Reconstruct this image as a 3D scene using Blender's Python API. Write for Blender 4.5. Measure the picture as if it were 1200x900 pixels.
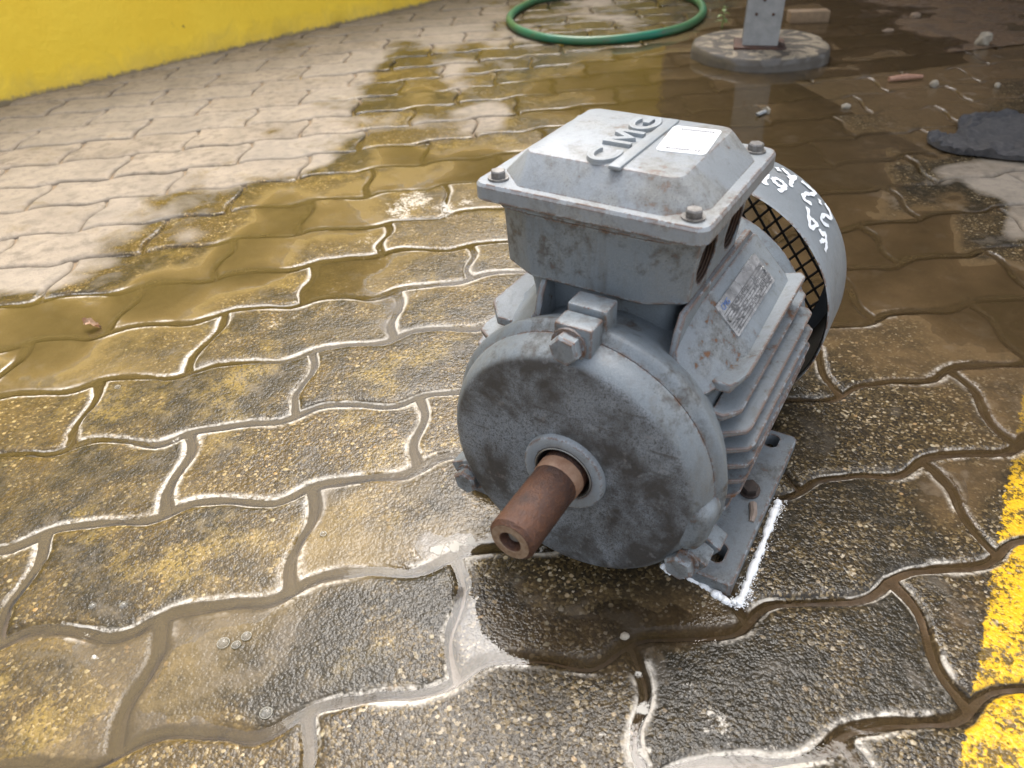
import bpy, bmesh, math, random
import numpy as np
from mathutils import Vector, Matrix, Euler
for o in list(bpy.data.objects): bpy.data.objects.remove(o)
sc = bpy.context.scene
COL = sc.collection
random.seed(7); RNG = np.random.default_rng(11)
PI = math.pi

# ------------------------------------------------------------------ camera
CAM = np.array([0.3261320, -0.7489875, 0.4862618]); CROT = (0.91974345, 0.03528407, -0.21962904); FPX = 865.5
cd = bpy.data.cameras.new('camera'); cam = bpy.data.objects.new('camera', cd); COL.objects.link(cam)
cam.location = CAM; cam.rotation_euler = CROT
cd.sensor_width = 36; cd.lens = FPX / 1200 * 36; cd.clip_start = 0.02; cd.clip_end = 400
cd.dof.use_dof = True; cd.dof.focus_distance = 0.66; cd.dof.aperture_fstop = 8.5
sc.camera = cam
CM = np.array(Euler(CROT, 'XYZ').to_matrix())

# ------------------------------------------------------------------ sky, sun, exposure
SUN_EL, SUN_AZ = math.radians(60), math.radians(24)
w = bpy.data.worlds.new('World'); sc.world = w; w.use_nodes = True
nt = w.node_tree; bg = nt.nodes['Background']
sky = nt.nodes.new('ShaderNodeTexSky'); sky.sky_type = 'NISHITA'; sky.sun_disc = False
sky.sun_elevation = SUN_EL; sky.sun_rotation = SUN_AZ; sky.air_density = 1.0; sky.dust_density = 5.0; sky.ozone_density = 1.0
hs = nt.nodes.new('ShaderNodeHueSaturation'); hs.inputs['Saturation'].default_value = .45   # thin cloud: a whiter sky
nt.links.new(sky.outputs[0], hs.inputs['Color']); nt.links.new(hs.outputs[0], bg.inputs[0]); bg.inputs[1].default_value = 0.15
sl = bpy.data.lights.new('sun', 'SUN'); sl.energy = 1.05; sl.angle = math.radians(43); sl.color = (1.0, 0.965, 0.91)
so = bpy.data.objects.new('sun', sl); COL.objects.link(so)
SD = Vector((math.sin(SUN_AZ)*math.cos(SUN_EL), math.cos(SUN_AZ)*math.cos(SUN_EL), math.sin(SUN_EL)))
so.rotation_euler = (-SD).to_track_quat('-Z', 'Y').to_euler(); so.location = SD*5
vs = sc.view_settings; vs.view_transform = 'Standard'; vs.look = 'None'; vs.gamma = 1; vs.exposure = 1.76
vs.use_curve_mapping = False

# ------------------------------------------------------------------ pixel -> ground helpers
def ray(x, y):
    d = CM @ np.array([(x-600)/FPX, -(y-450)/FPX, -1.0]); return d/np.linalg.norm(d)
def gr(x, y, z=0.0):
    d = ray(x, y); return CAM + d*((z-CAM[2])/d[2])
def topix(X, Y, Z=0.0):
    X = np.asarray(X, float); Y = np.asarray(Y, float)
    P = np.stack([X-CAM[0], Y-CAM[1], np.zeros_like(X)+Z-CAM[2]], -1) @ CM
    dep = np.maximum(-P[..., 2], .12)
    return np.clip(600+FPX*P[..., 0]/dep, -500, 1700), np.clip(450-FPX*P[..., 1]/dep, -250, 1250)

# ------------------------------------------------------------------ numpy noise
def _h(i, j, s):
    n = (i*374761393 + j*668265263 + s*974634777) & 0x7fffffff
    n = ((n ^ (n >> 13))*1274126177) & 0x7fffffff
    return ((n ^ (n >> 16)) & 0xffff)/65535.0
def vnoise(x, y, s=0):
    i = np.floor(x).astype(np.int64); j = np.floor(y).astype(np.int64); f = x-i; g = y-j
    f = f*f*(3-2*f); g = g*g*(3-2*g)
    a = _h(i, j, s)*(1-f)+_h(i+1, j, s)*f; b = _h(i, j+1, s)*(1-f)+_h(i+1, j+1, s)*f
    return (a*(1-g)+b*g)*2-1
def fbm(x, y, s=0, o=3):
    r = 0; a = 1.0
    for k in range(o): r = r+a*vnoise(x*2**k, y*2**k, s+17*k); a *= .5
    return r/1.75
def sstep(a, b, x):
    t = np.clip((x-a)/(b-a), 0, 1); return t*t*(3-2*t)

# ------------------------------------------------------------------ material helpers
class T:
    def __init__(s, name):
        s.m = bpy.data.materials.new(name); s.m.use_nodes = True; s.t = s.m.node_tree
        s.out = s.t.nodes['Material Output']; s.b = s.t.nodes['Principled BSDF']
    def n(s, typ, ins=None, **kw):
        nd = s.t.nodes.new('ShaderNode'+typ)
        for k, v in kw.items(): setattr(nd, k, v)
        for k, v in (ins or {}).items(): s.set(nd.inputs[k], v)
        return nd
    def set(s, sock, v):
        if isinstance(v, bpy.types.NodeSocket): s.t.links.new(v, sock)
        elif isinstance(v, bpy.types.Node): s.t.links.new(v.outputs[0], sock)
        elif isinstance(v, (tuple, list)) and len(v) == 3 and sock.type == 'RGBA': sock.default_value = (*v, 1)
        else: sock.default_value = v
    def math(s, op, a, b=0.0, c=0.0, clamp=False):
        nd = s.n('Math', operation=op, use_clamp=clamp)
        for i, v in enumerate((a, b, c)): s.set(nd.inputs[i], v)
        return nd.outputs[0]
    def mr(s, v, a, b, c=0.0, d=1.0, smooth=False):
        nd = s.n('MapRange', {0: v, 1: a, 2: b, 3: c, 4: d})
        if smooth: nd.interpolation_type = 'SMOOTHSTEP'
        return nd.outputs[0]
    def mix(s, f, a, b, typ='MIX'):
        nd = s.n('Mix', data_type='RGBA', blend_type=typ)
        s.set(nd.inputs[0], f); s.set(nd.inputs[6], a); s.set(nd.inputs[7], b); return nd.outputs[2]
    def noise(s, co, scale, det=4, rough=.55, dist=0.0):
        nd = s.n('TexNoise', {'Vector': co, 'Scale': scale, 'Detail': det, 'Roughness': rough, 'Distortion': dist}); return nd.outputs[0]
    def vor(s, co, scale, **kw):
        return s.n('TexVoronoi', {'Vector': co, 'Scale': scale, **kw.pop('ins', {})}, **kw)
    def obj(s): return s.n('TexCoord').outputs['Object']
    def pos(s): return s.n('NewGeometry').outputs['Position']
    def attr(s, name): return s.n('Attribute', attribute_name=name).outputs['Fac']
    def bump(s, h, dist, strength=1.0):
        return s.n('Bump', {'Height': h, 'Distance': dist, 'Strength': strength}).outputs[0]
    def P(s, **kw):
        for k, v in kw.items(): s.set(s.b.inputs[k.replace('_', ' ')], v)
        return s.m

# ---- wet paver concrete
def mat_paver():
    t = T('paver_concrete'); pos = t.pos(); rnd = t.n('ObjectInfo').outputs['Random']
    wl = t.attr('wl'); dry = t.attr('dry'); tone = t.attr('tone'); foam = t.attr('foam'); paint = t.attr('paint'); mud = t.attr('mud')
    n1 = t.noise(pos, 9, 3, .6); n2 = t.noise(pos, 45, 4, .65); n3 = t.noise(pos, 260, 3, .7); n4 = t.noise(pos, 16, 4, .65, .6)
    v = t.vor(pos, 470, ins={'Randomness': 1.0}); v2 = t.vor(pos, 230, ins={'Randomness': 1.0})
    rc = t.n('SeparateColor', {0: v.outputs['Color']}); rc2 = t.n('SeparateColor', {0: v2.outputs['Color']})
    # grains
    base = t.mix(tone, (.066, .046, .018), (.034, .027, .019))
    grain = t.n('ValToRGB', {0: rc.outputs[0]}); cr = grain.color_ramp
    cr.elements[0].position = 0; cr.elements[0].color = (.012, .010, .008, 1)
    for p_, c_ in ((.3, (.022, .016, .009, 1)), (.55, (.05, .034, .015, 1)), (.78, (.088, .062, .027, 1)), (.9, (.16, .115, .054, 1)), (.97, (.29, .235, .16, 1))):
        e = cr.elements.new(p_); e.color = c_
    cr.elements[-1].color = (.42, .36, .28, 1)
    col = t.mix(t.mr(t.math('ADD', n2, t.math('MULTIPLY', n1, .6)), .55, 1.0, .25, .9), base, grain.outputs[0])
    big = t.math('GREATER_THAN', rc2.outputs[0], .965); bigf = t.math('MULTIPLY', big, t.mr(v2.outputs['Distance'], .55, .35))
    col = t.mix(bigf, col, t.mix(rc2.outputs[1], (.25, .16, .08), (.30, .27, .2)))
    # dark algae / ochre lichen patches per paver
    col = t.mix(t.mr(t.math('ADD', n4, t.math('MULTIPLY', rnd, .22)), .54, .72, 0, .85), col, (.016, .014, .010))
    ochre = t.math('MULTIPLY', t.mr(t.math('ADD', n1, t.math('MULTIPLY', n2, .35)), .72, .86), t.mr(tone, .55, .15), clamp=True)
    col = t.mix(t.mr(tone, 0, 1, .85, .12), col, (1.28, 1.14, .68), 'MULTIPLY')
    col = t.mix(t.math('MULTIPLY', ochre, t.mr(t.math('ADD', rc.outputs[1], n3), .7, 1.1, .08, .6)), col, (.30, .20, .04))
    # mud film
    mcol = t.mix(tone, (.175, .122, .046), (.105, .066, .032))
    mf = t.mr(t.math('ADD', t.math('MULTIPLY', n2, .8), t.math('ADD', mud, t.math('MULTIPLY', n3, .25))), .7, 1.25, 0, .9)
    col = t.mix(mf, col, mcol)
    wetcol = col
    # dry
    dcol = t.mix(t.mr(n1, .35, .7), (.195, .158, .115), (.285, .232, .17))
    dcol = t.mix(t.mr(t.math('ADD', n2, t.math('MULTIPLY', n4, .5)), .72, .95, 0, .8), dcol, (.10, .08, .058))
    dcol = t.mix(t.math('MULTIPLY', t.math('GREATER_THAN', rc.outputs[0], .86), .4), dcol, (.17, .14, .11))
    dcol = t.mix(t.mr(rnd, 0, 1, 0, .35), dcol, (.27, .235, .19))
    dry2 = t.mr(t.math('ADD', dry, t.math('ADD', t.math('MULTIPLY', t.math('SUBTRACT', n4, .5), 1.6), t.math('MULTIPLY', t.math('SUBTRACT', n2, .5), .6))), .12, .85)
    col = t.mix(dry2, wetcol, dcol)
    # yellow line paint (signed distance attribute in m, frayed edge)
    pd = t.math('ADD', paint, t.math('MULTIPLY', t.math('SUBTRACT', t.noise(pos, 110, 4, .75), .5), .02))
    pf = t.mr(pd, -.0006, .0008); chip = t.mr(t.math('ADD', n2, t.math('MULTIPLY', n3, .9)), .84, .98)
    pf = t.math('MULTIPLY', pf, t.math('MULTIPLY', t.mr(chip, 0, 1, .12, 1), t.mr(wl, .2, 1.4)))
    pcol = t.mix(t.mr(n3, .35, .7), (.50, .28, .012), (.66, .40, .02))
    col = t.mix(pf, col, pcol)
    # soap scum along the waterline, with sky glints of wet edges painted in
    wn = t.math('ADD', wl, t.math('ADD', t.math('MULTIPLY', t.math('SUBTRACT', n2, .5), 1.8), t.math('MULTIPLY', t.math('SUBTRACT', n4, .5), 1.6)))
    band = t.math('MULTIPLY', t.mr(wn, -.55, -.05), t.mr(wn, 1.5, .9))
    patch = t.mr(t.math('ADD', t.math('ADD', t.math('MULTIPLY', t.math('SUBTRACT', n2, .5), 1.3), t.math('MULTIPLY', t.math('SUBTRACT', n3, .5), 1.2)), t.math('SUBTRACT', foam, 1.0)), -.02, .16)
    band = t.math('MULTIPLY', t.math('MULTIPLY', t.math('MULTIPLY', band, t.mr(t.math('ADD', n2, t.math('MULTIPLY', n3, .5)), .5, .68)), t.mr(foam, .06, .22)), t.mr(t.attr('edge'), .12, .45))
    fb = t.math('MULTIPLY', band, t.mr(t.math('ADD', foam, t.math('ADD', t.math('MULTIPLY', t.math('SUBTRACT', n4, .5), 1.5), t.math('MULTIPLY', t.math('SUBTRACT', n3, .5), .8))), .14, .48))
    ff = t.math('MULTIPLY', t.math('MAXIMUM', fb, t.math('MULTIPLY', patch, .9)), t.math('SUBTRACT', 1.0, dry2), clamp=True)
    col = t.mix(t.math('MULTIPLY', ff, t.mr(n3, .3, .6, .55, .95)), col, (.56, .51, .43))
    wet = t.math('SUBTRACT', 1.0, dry2)
    # relief
    g1 = t.math('MULTIPLY', t.math('SUBTRACT', 1.0, v.outputs['Distance']), .6)
    g2 = t.math('MULTIPLY', t.math('SUBTRACT', 1.0, v2.outputs['Distance']), .8)
    h = t.math('ADD', t.math('ADD', g1, g2), t.math('ADD', t.math('MULTIPLY', n3, 1.2), t.math('MULTIPLY', n2, 2.2)))
    h = t.math('MULTIPLY', h, t.mr(mf, 0, 1, 1, .45))
    nb = t.bump(h, .0007, t.mr(dry2, 0, 1, .7, .55)); nc = nb
    return t.P(Base_Color=col, Roughness=t.mr(ff, 0, 1, .75, .6), Normal=nb, Specular_IOR_Level=t.mr(dry2, 0, 1, .05, .3),
               Coat_Weight=t.math('MULTIPLY', wet, t.mr(ff, 0, 1, .95, .35)), Coat_Roughness=t.mr(n2, .3, .7, .04, .14), Coat_IOR=1.33, Coat_Normal=nc)

def mat_mud():
    t = T('wet_mud'); pos = t.pos(); tone = t.attr('tone'); dry = t.attr('dry')
    n1 = t.noise(pos, 14, 5, .6); n2 = t.noise(pos, 70, 5, .65); n3 = t.noise(pos, 320, 3, .6)
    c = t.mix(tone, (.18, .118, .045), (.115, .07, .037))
    c = t.mix(t.mr(n1, .45, .68), c, (.06, .04, .025)); c = t.mix(t.mr(n2, .55, .75, 0, .7), c, (.20, .135, .07))
    c = t.mix(t.mr(dry, .4, .7), c, (.20, .145, .09))
    c = t.mix(t.mr(n3, .62, .72, 0, .7), c, (.03, .024, .018))
    return t.P(Base_Color=c, Roughness=.8, Specular_IOR_Level=.3, Coat_Weight=t.mr(dry, .2, .6, .8, 0), Coat_Roughness=t.mr(n1, .35, .65, .1, .4), Coat_IOR=1.33,
               Normal=t.bump(t.math('ADD', n2, t.math('MULTIPLY', n3, .5)), .003, .7), Coat_Normal=t.bump(n2, .002, .5))

def mat_water():
    t = T('muddy_water'); pos = t.pos(); dep = t.attr('depth'); tone = t.attr('tone'); foam = t.attr('foam'); turb = t.attr('turb')
    n1 = t.noise(pos, 22, 5, .62, 1.5); n2 = t.noise(pos, 110, 4, .6, .6); n4 = t.noise(pos, 420, 3, .6)
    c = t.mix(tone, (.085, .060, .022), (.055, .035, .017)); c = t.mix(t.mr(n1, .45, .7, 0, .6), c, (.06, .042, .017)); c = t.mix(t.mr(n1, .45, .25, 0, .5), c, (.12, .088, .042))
    a = t.math('SUBTRACT', 1.0, t.math('POWER', 2.718, t.math('MULTIPLY', t.math('MULTIPLY', t.math('MAXIMUM', dep, 0.0), turb), -1.0)))
    a = t.math('MULTIPLY', a, t.mr(n1, .3, .7, .75, 1.1), clamp=True)
    edge = t.math('MULTIPLY', t.mr(t.math('ADD', dep, t.math('MULTIPLY', t.math('SUBTRACT', n2, .5), .5)), .28, .05), t.mr(t.math('ADD', foam, t.math('MULTIPLY', n1, .5)), .3, .75))
    blob = t.mr(t.math('ADD', t.math('ADD', t.math('MULTIPLY', t.math('SUBTRACT', n2, .5), .9), t.math('MULTIPLY', t.math('SUBTRACT', n4, .5), .5)), t.math('SUBTRACT', foam, 1.0)), -.05, .1)
    ff = t.math('MAXIMUM', t.math('MULTIPLY', edge, .35), blob, clamp=True)  # floating foam, plus sky glints painted along the water edge
    c = t.mix(ff, c, (.46, .43, .37)); a = t.math('MAXIMUM', a, t.math('MULTIPLY', ff, .9))
    dif = t.n('BsdfDiffuse', {'Color': c}); tr = t.n('BsdfTransparent')
    m1 = t.n('MixShader', {0: a, 1: tr, 2: dif})
    nb = t.bump(n1, .0012, .25)
    gl = t.n('BsdfGlossy', {'Color': (1, 1, 1), 'Roughness': t.mr(ff, 0, 1, .03, .5), 'Normal': nb})
    fr = t.n('Fresnel', {'IOR': 1.33, 'Normal': nb})
    m2 = t.n('MixShader', {0: t.math('MULTIPLY', fr.outputs[0], t.mr(ff, 0, 1, 1, .3)), 1: m1, 2: gl})
    t.t.links.new(m2.outputs[0], t.out.inputs[0]); return t.m

def mat_paint(name, base=(0.130, 0.149, 0.161), grime=.35, rust=.3, face=0.0, rough=.42, warm=0.0):
    t = T(name); co = t.obj(); geo = t.n('NewGeometry')
    n1 = t.noise(co, 22, 5, .62, .4); n2 = t.noise(co, 110, 5, .7); n3 = t.noise(co, 480, 3, .7); n4 = t.noise(co, 9, 4, .6, .5)
    bev = t.n('Bevel', {'Radius': .0032}, samples=4)
    dt = t.n('VectorMath', {0: bev.outputs[0], 1: geo.outputs['Normal']}, operation='DOT_PRODUCT')
    edge = t.mr(dt.outputs['Value'], .992, .93)
    c = t.mix(t.mr(n4, .35, .65), base, tuple(min(1, k*1.16) for k in base))
    c = t.mix(t.mr(n1, .5, .72, 0, .3+.4*warm), c, (.25, .235, .19)); n5 = t.noise(co, 1300, 2, .6)
    c = t.mix(t.mr(n5, .55, .72, 0, .2+.5*grime), c, (.07, .07, .068)); c = t.mix(t.mr(n5, .42, .3, 0, .22), c, (.32, .35, .37))
    c = t.mix(t.math('MULTIPLY', t.mr(t.math('ADD', n1, t.math('MULTIPLY', n2, .9)), .98, 1.16), min(1, grime*1.8)), c, (.045, .041, .036))
    stc = t.n('Mapping', {'Vector': co, 'Scale': (1, 1, .12)}); n6 = t.noise(stc.outputs[0], 130, 4, .65)
    c = t.mix(t.math('MULTIPLY', t.mr(n6, .52, .72), min(1, grime*1.1)), c, (.095, .085, .07))
    sp2 = t.math('MULTIPLY', t.mr(t.noise(co, 800, 2, .6), .6, .66), t.mr(n1, .45, .62)); c = t.mix(t.math('MULTIPLY', sp2, min(1, .3+grime)), c, (.03, .028, .026))
    c = t.mix(t.math('MULTIPLY', t.mr(n3, .58, .72), grime*.7), c, (.06, .058, .055))
    if face > 0:
        xyz = t.n('SeparateXYZ', {0: co}); y = xyz.outputs[1]; z = t.math('SUBTRACT', xyz.outputs[2], .1*S)
        rr = t.math('SQRT', t.math('ADD', t.math('MULTIPLY', y, y), t.math('MULTIPLY', z, z)))
        rr = t.math('ADD', rr, t.math('MULTIPLY', t.math('SUBTRACT', n1, .5), .006))
        fm = t.math('MULTIPLY', t.math('MULTIPLY', t.mr(rr, .0805*S, .0775*S), t.mr(rr, .0262*S, .028*S)), t.math('GREATER_THAN', xyz.outputs[0], -.012*S))
        gc = t.mix(t.mr(t.math('ADD', n4, t.math('MULTIPLY', n1, .9)), .80, 1.0), (.185, .203, .218), (.05, .047, .044)); gc = t.mix(t.mr(n5, .5, .62, 0, .8), gc, (.035, .033, .03)); gc = t.mix(t.mr(n3, .52, .66, 0, .8), gc, (.04, .037, .034)); gc = t.mix(t.mr(t.noise(t.n('Mapping', {'Vector': co, 'Rotation': (.9, 0, 0), 'Scale': (1, .08, 1)}).outputs[0], 300, 3, .5), .64, .7, 0, .6), gc, (.05, .046, .042)); gc = t.mix(t.mr(n2, .58, .75, 0, .6), gc, (.25, .265, .275))
        c = t.mix(t.math('MULTIPLY', fm, face), c, gc)
    chip = t.math('MULTIPLY', edge, t.mr(t.math('ADD', n2, t.math('MULTIPLY', n3, .3)), .64-.1*rust, .70-.1*rust))
    spot = t.math('MULTIPLY', t.mr(t.math('ADD', n2, t.math('MULTIPLY', n1, .6)), .98-.06*rust, 1.05-.06*rust), min(1, rust*1.2))
    rc = t.mix(n3, (.05, .028, .018), (.19, .085, .035))
    rf = t.math('MAXIMUM', chip, spot, clamp=True)
    c = t.mix(t.math('MULTIPLY', edge, .35), c, (.36, .39, .41)); c = t.mix(rf, c, rc)
    h = t.math('ADD', t.math('MULTIPLY', n2, 1.0), t.math('ADD', t.math('MULTIPLY', n3, .45), t.math('MULTIPLY', rf, -.4)))
    return t.P(Base_Color=c, Roughness=t.mr(t.math('MAXIMUM', rf, t.mr(n1, .4, .7, 0, .5)), 0, 1, rough, .75), Specular_IOR_Level=.45, Normal=t.bump(h, .0009, .45))

def mat_rust():
    t = T('rusty_steel'); co = t.obj(); n1 = t.noise(co, 60, 5, .65); n2 = t.noise(t.n('Mapping', {'Vector': co, 'Scale': (1, .9, 1)}).outputs[0], 480, 4, .75); n3 = t.noise(co, 25, 3, .6)
    c = t.mix(t.mr(n1, .35, .65), (.085, .035, .018), (.04, .021, .016)); c = t.mix(t.mr(n2, .5, .7, 0, .8), c, (.15, .066, .028))
    c = t.mix(t.mr(n3, .5, .66, 0, .7), c, (.03, .02, .018))
    c = t.mix(t.mr(n1, .62, .7, 0, .6), c, (.22, .13, .075))
    return t.P(Base_Color=c, Roughness=t.mr(n2, .3, .7, .38, .65), Metallic=.25, Normal=t.bump(t.math('ADD', n2, n1), .0012, .9))
def mat_simple(name, c1, c2, rough=.6, sc_=60, bd=.0006, bs=.5, metal=0.0, coat=0.0, sc2=None):
    t = T(name); co = t.obj(); n1 = t.noise(co, sc_, 5, .65); n2 = t.noise(co, sc2 or sc_*6, 3, .65)
    c = t.mix(t.mr(t.math('ADD', t.math('MULTIPLY', n1, .75), t.math('MULTIPLY', n2, .25)), .38, .62), c1, c2)
    return t.P(Base_Color=c, Roughness=t.mr(n1, .3, .7, max(.02, rough-.08), min(1, rough+.1)), Metallic=metal, Coat_Weight=coat, Coat_Roughness=.15, Normal=t.bump(t.math('ADD', n1, t.math('MULTIPLY', n2, .5)), bd, bs))

# ------------------------------------------------------------------ object helpers
def tag(o, label=None, cat=None, group=None, kind=None):
    for k, v in (('label', label), ('category', cat), ('group', group), ('kind', kind)):
        if v: o[k] = v
    return o
def empty(name, loc=(0, 0, 0), rz=0.0, rot=None):
    o = bpy.data.objects.new(name, None); COL.objects.link(o); o.location = loc; o.rotation_euler = rot or (0, 0, rz); o.empty_display_size = .02; return o
def smooth(me, ang=35):
    me.polygons.foreach_set('use_smooth', [True]*len(me.polygons)); me.set_sharp_from_angle(angle=math.radians(ang))
def obj(name, me, mat, parent=None, ang=35):
    me.name = name
    if mat: me.materials.clear(); me.materials.append(mat)
    if ang: smooth(me, ang)
    o = bpy.data.objects.new(name, me); COL.objects.link(o); o.parent = parent; return o
def mesh_np(name, V, F, attrs=None):
    me = bpy.data.meshes.new(name); V = np.asarray(V, np.float32); F = np.asarray(F, np.int32); k = F.shape[1]
    me.vertices.add(len(V)); me.vertices.foreach_set('co', V.ravel())
    me.loops.add(F.size); me.loops.foreach_set('vertex_index', F.ravel())
    me.polygons.add(len(F)); me.polygons.foreach_set('loop_start', np.arange(0, F.size, k, dtype=np.int32))
    me.update(calc_edges=True)
    for n, a in (attrs or {}).items():
        at = me.attributes.new(n, 'FLOAT', 'POINT'); at.data.foreach_set('value', np.asarray(a, np.float32).ravel())
    return me
def bm_mesh(bm, name='m', scale=1.0):
    bmesh.ops.recalc_face_normals(bm, faces=bm.faces)
    if scale != 1.0: bmesh.ops.scale(bm, vec=(scale,)*3, verts=bm.verts)
    me = bpy.data.meshes.new(name); bm.to_mesh(me); bm.free(); return me
def bm_box(bm, x0, x1, y0, y1, z0, z1, bev=0.0, M=None, seg=2):
    r = bmesh.ops.create_cube(bm, size=1.0); vs_ = r['verts']
    for v in vs_: v.co = Vector(((x0+x1)/2+v.co.x*(x1-x0), (y0+y1)/2+v.co.y*(y1-y0), (z0+z1)/2+v.co.z*(z1-z0)))
    if bev:
        es = list({e for v in vs_ for e in v.link_edges})
        r2 = bmesh.ops.bevel(bm, geom=es, offset=bev, segments=seg, profile=.5, affect='EDGES'); vs_ = list({v for f in r2['faces'] for v in f.verts} | {v for v in vs_ if v.is_valid})
    if M is not None: bmesh.ops.transform(bm, matrix=M, verts=vs_)
    return vs_
def bm_rings(bm, rings, cap0=True, cap1=True):
    vr = [[bm.verts.new(p) for p in r] for r in rings]; n = len(vr[0])
    for a, b in zip(vr, vr[1:]):
        for i in range(n): bm.faces.new((a[i], a[(i+1) % n], b[(i+1) % n], b[i]))
    if cap0: bm.faces.new(vr[0][::-1])
    if cap1: bm.faces.new(vr[-1])
    return vr
def bm_lathe(bm, prof, n=96, cy=0.0, cz=100.0, closed=False):
    R_ = []
    for x, r in prof:
        r = max(r, .01); R_.append([(x, cy+r*math.cos(2*PI*i/n), cz+r*math.sin(2*PI*i/n)) for i in range(n)])
    if closed: R_.append(R_[0])
    return bm_rings(bm, R_, not closed, not closed)
def bm_tube(bm, pts, rad, n=8, cap=True):
    P_ = [Vector(p) for p in pts]; rings = []; up = Vector((0, 0, 1)); prev = None
    for i, p in enumerate(P_):
        d = (P_[min(i+1, len(P_)-1)]-P_[max(i-1, 0)]).normalized()
        if prev is None: s = d.cross(up); s = s.normalized() if s.length > 1e-4 else Vector((1, 0, 0))
        else: s = (prev-d*prev.dot(d)).normalized()
        prev = s; t_ = d.cross(s); r = rad[i] if isinstance(rad, (list, tuple)) else rad
        rings.append([p+s*r*math.cos(2*PI*k/n)+t_*r*math.sin(2*PI*k/n) for k in range(n)])
    bm_rings(bm, rings, cap, cap)
def rrect(x0, x1, y0, y1, z, r, n=5):
    pts = []
    for cx, cy, a in ((x1-r, y1-r, 0), (x0+r, y1-r, 90), (x0+r, y0+r, 180), (x1-r, y0+r, 270)):
        for k in range(n):
            t_ = math.radians(a+90*k/(n-1)); pts.append((cx+r*math.cos(t_), cy+r*math.sin(t_), z))
    return pts
def octa(x0, x1, y0, y1, z, c, rr=2.0, e=None):
    e = c if e is None else e
    base = [(x1, y1-c), (x1-e, y1), (x0+e, y1), (x0, y1-c), (x0, y0+c), (x0+e, y0), (x1-e, y0), (x1, y0+c)]; out = []
    for i, p in enumerate(base):                                           # round every corner with three points
        a = Vector((*base[i-1], 0)); b = Vector((*p, 0)); d_ = Vector((*base[(i+1) % 8], 0)); k = min(rr, (a-b).length*.4, (d_-b).length*.4)
        p0 = b+(a-b).normalized()*k; p2 = b+(d_-b).normalized()*k
        for q in (0, .5, 1): v = p0.lerp(b, q).lerp(b.lerp(p2, q), q); out.append((v.x, v.y, z))
    return out
def bm_hex(bm, r, h, M, wash=0.0):
    rings = []
    for z, rr in ((0, r), (h*.8, r), (h, r*.86)): rings.append([M @ Vector((rr*math.cos(PI/3*i), rr*math.sin(PI/3*i), z)) for i in range(6)])
    bm_rings(bm, rings)
    if wash:
        rings = [[M @ Vector((wash*k*math.cos(2*PI*i/20), wash*k*math.sin(2*PI*i/20), z)) for i in range(20)] for z, k in ((-wash*.18, 1), (0.0, 1), (.02, .95))]
        bm_rings(bm, rings)
def boolean(o, cutters, mode='DIFFERENCE'):
    for c in cutters:
        m = o.modifiers.new('b', 'BOOLEAN'); m.operation = mode; m.object = c; m.solver = 'EXACT'
    bpy.context.view_layer.update()
    dg = bpy.context.evaluated_depsgraph_get(); me = bpy.data.meshes.new_from_object(o.evaluated_get(dg))
    o.modifiers.clear(); old = o.data; o.data = me; bpy.data.meshes.remove(old)
    for c in cutters: bpy.data.objects.remove(c)
def text_mesh(body, size, depth, name, off=0.0):
    cu = bpy.data.curves.new(name, 'FONT'); cu.body = body; cu.size = size; cu.extrude = depth; cu.resolution_u = 3; cu.space_character = 1+2.6*off; cu.offset = size*off
    o = bpy.data.objects.new(name, cu); COL.objects.link(o); bpy.context.view_layer.update()
    me = bpy.data.meshes.new_from_object(o.evaluated_get(bpy.context.evaluated_depsgraph_get())); bpy.data.objects.remove(o); bpy.data.curves.remove(cu); return me

S = 1.1777; MM = S*1e-3    # the motor is drawn in catalogue millimetres and enlarged to its real frame size

M_PAVER, M_MUD, M_WATER = mat_paver(), mat_mud(), mat_water()

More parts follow.
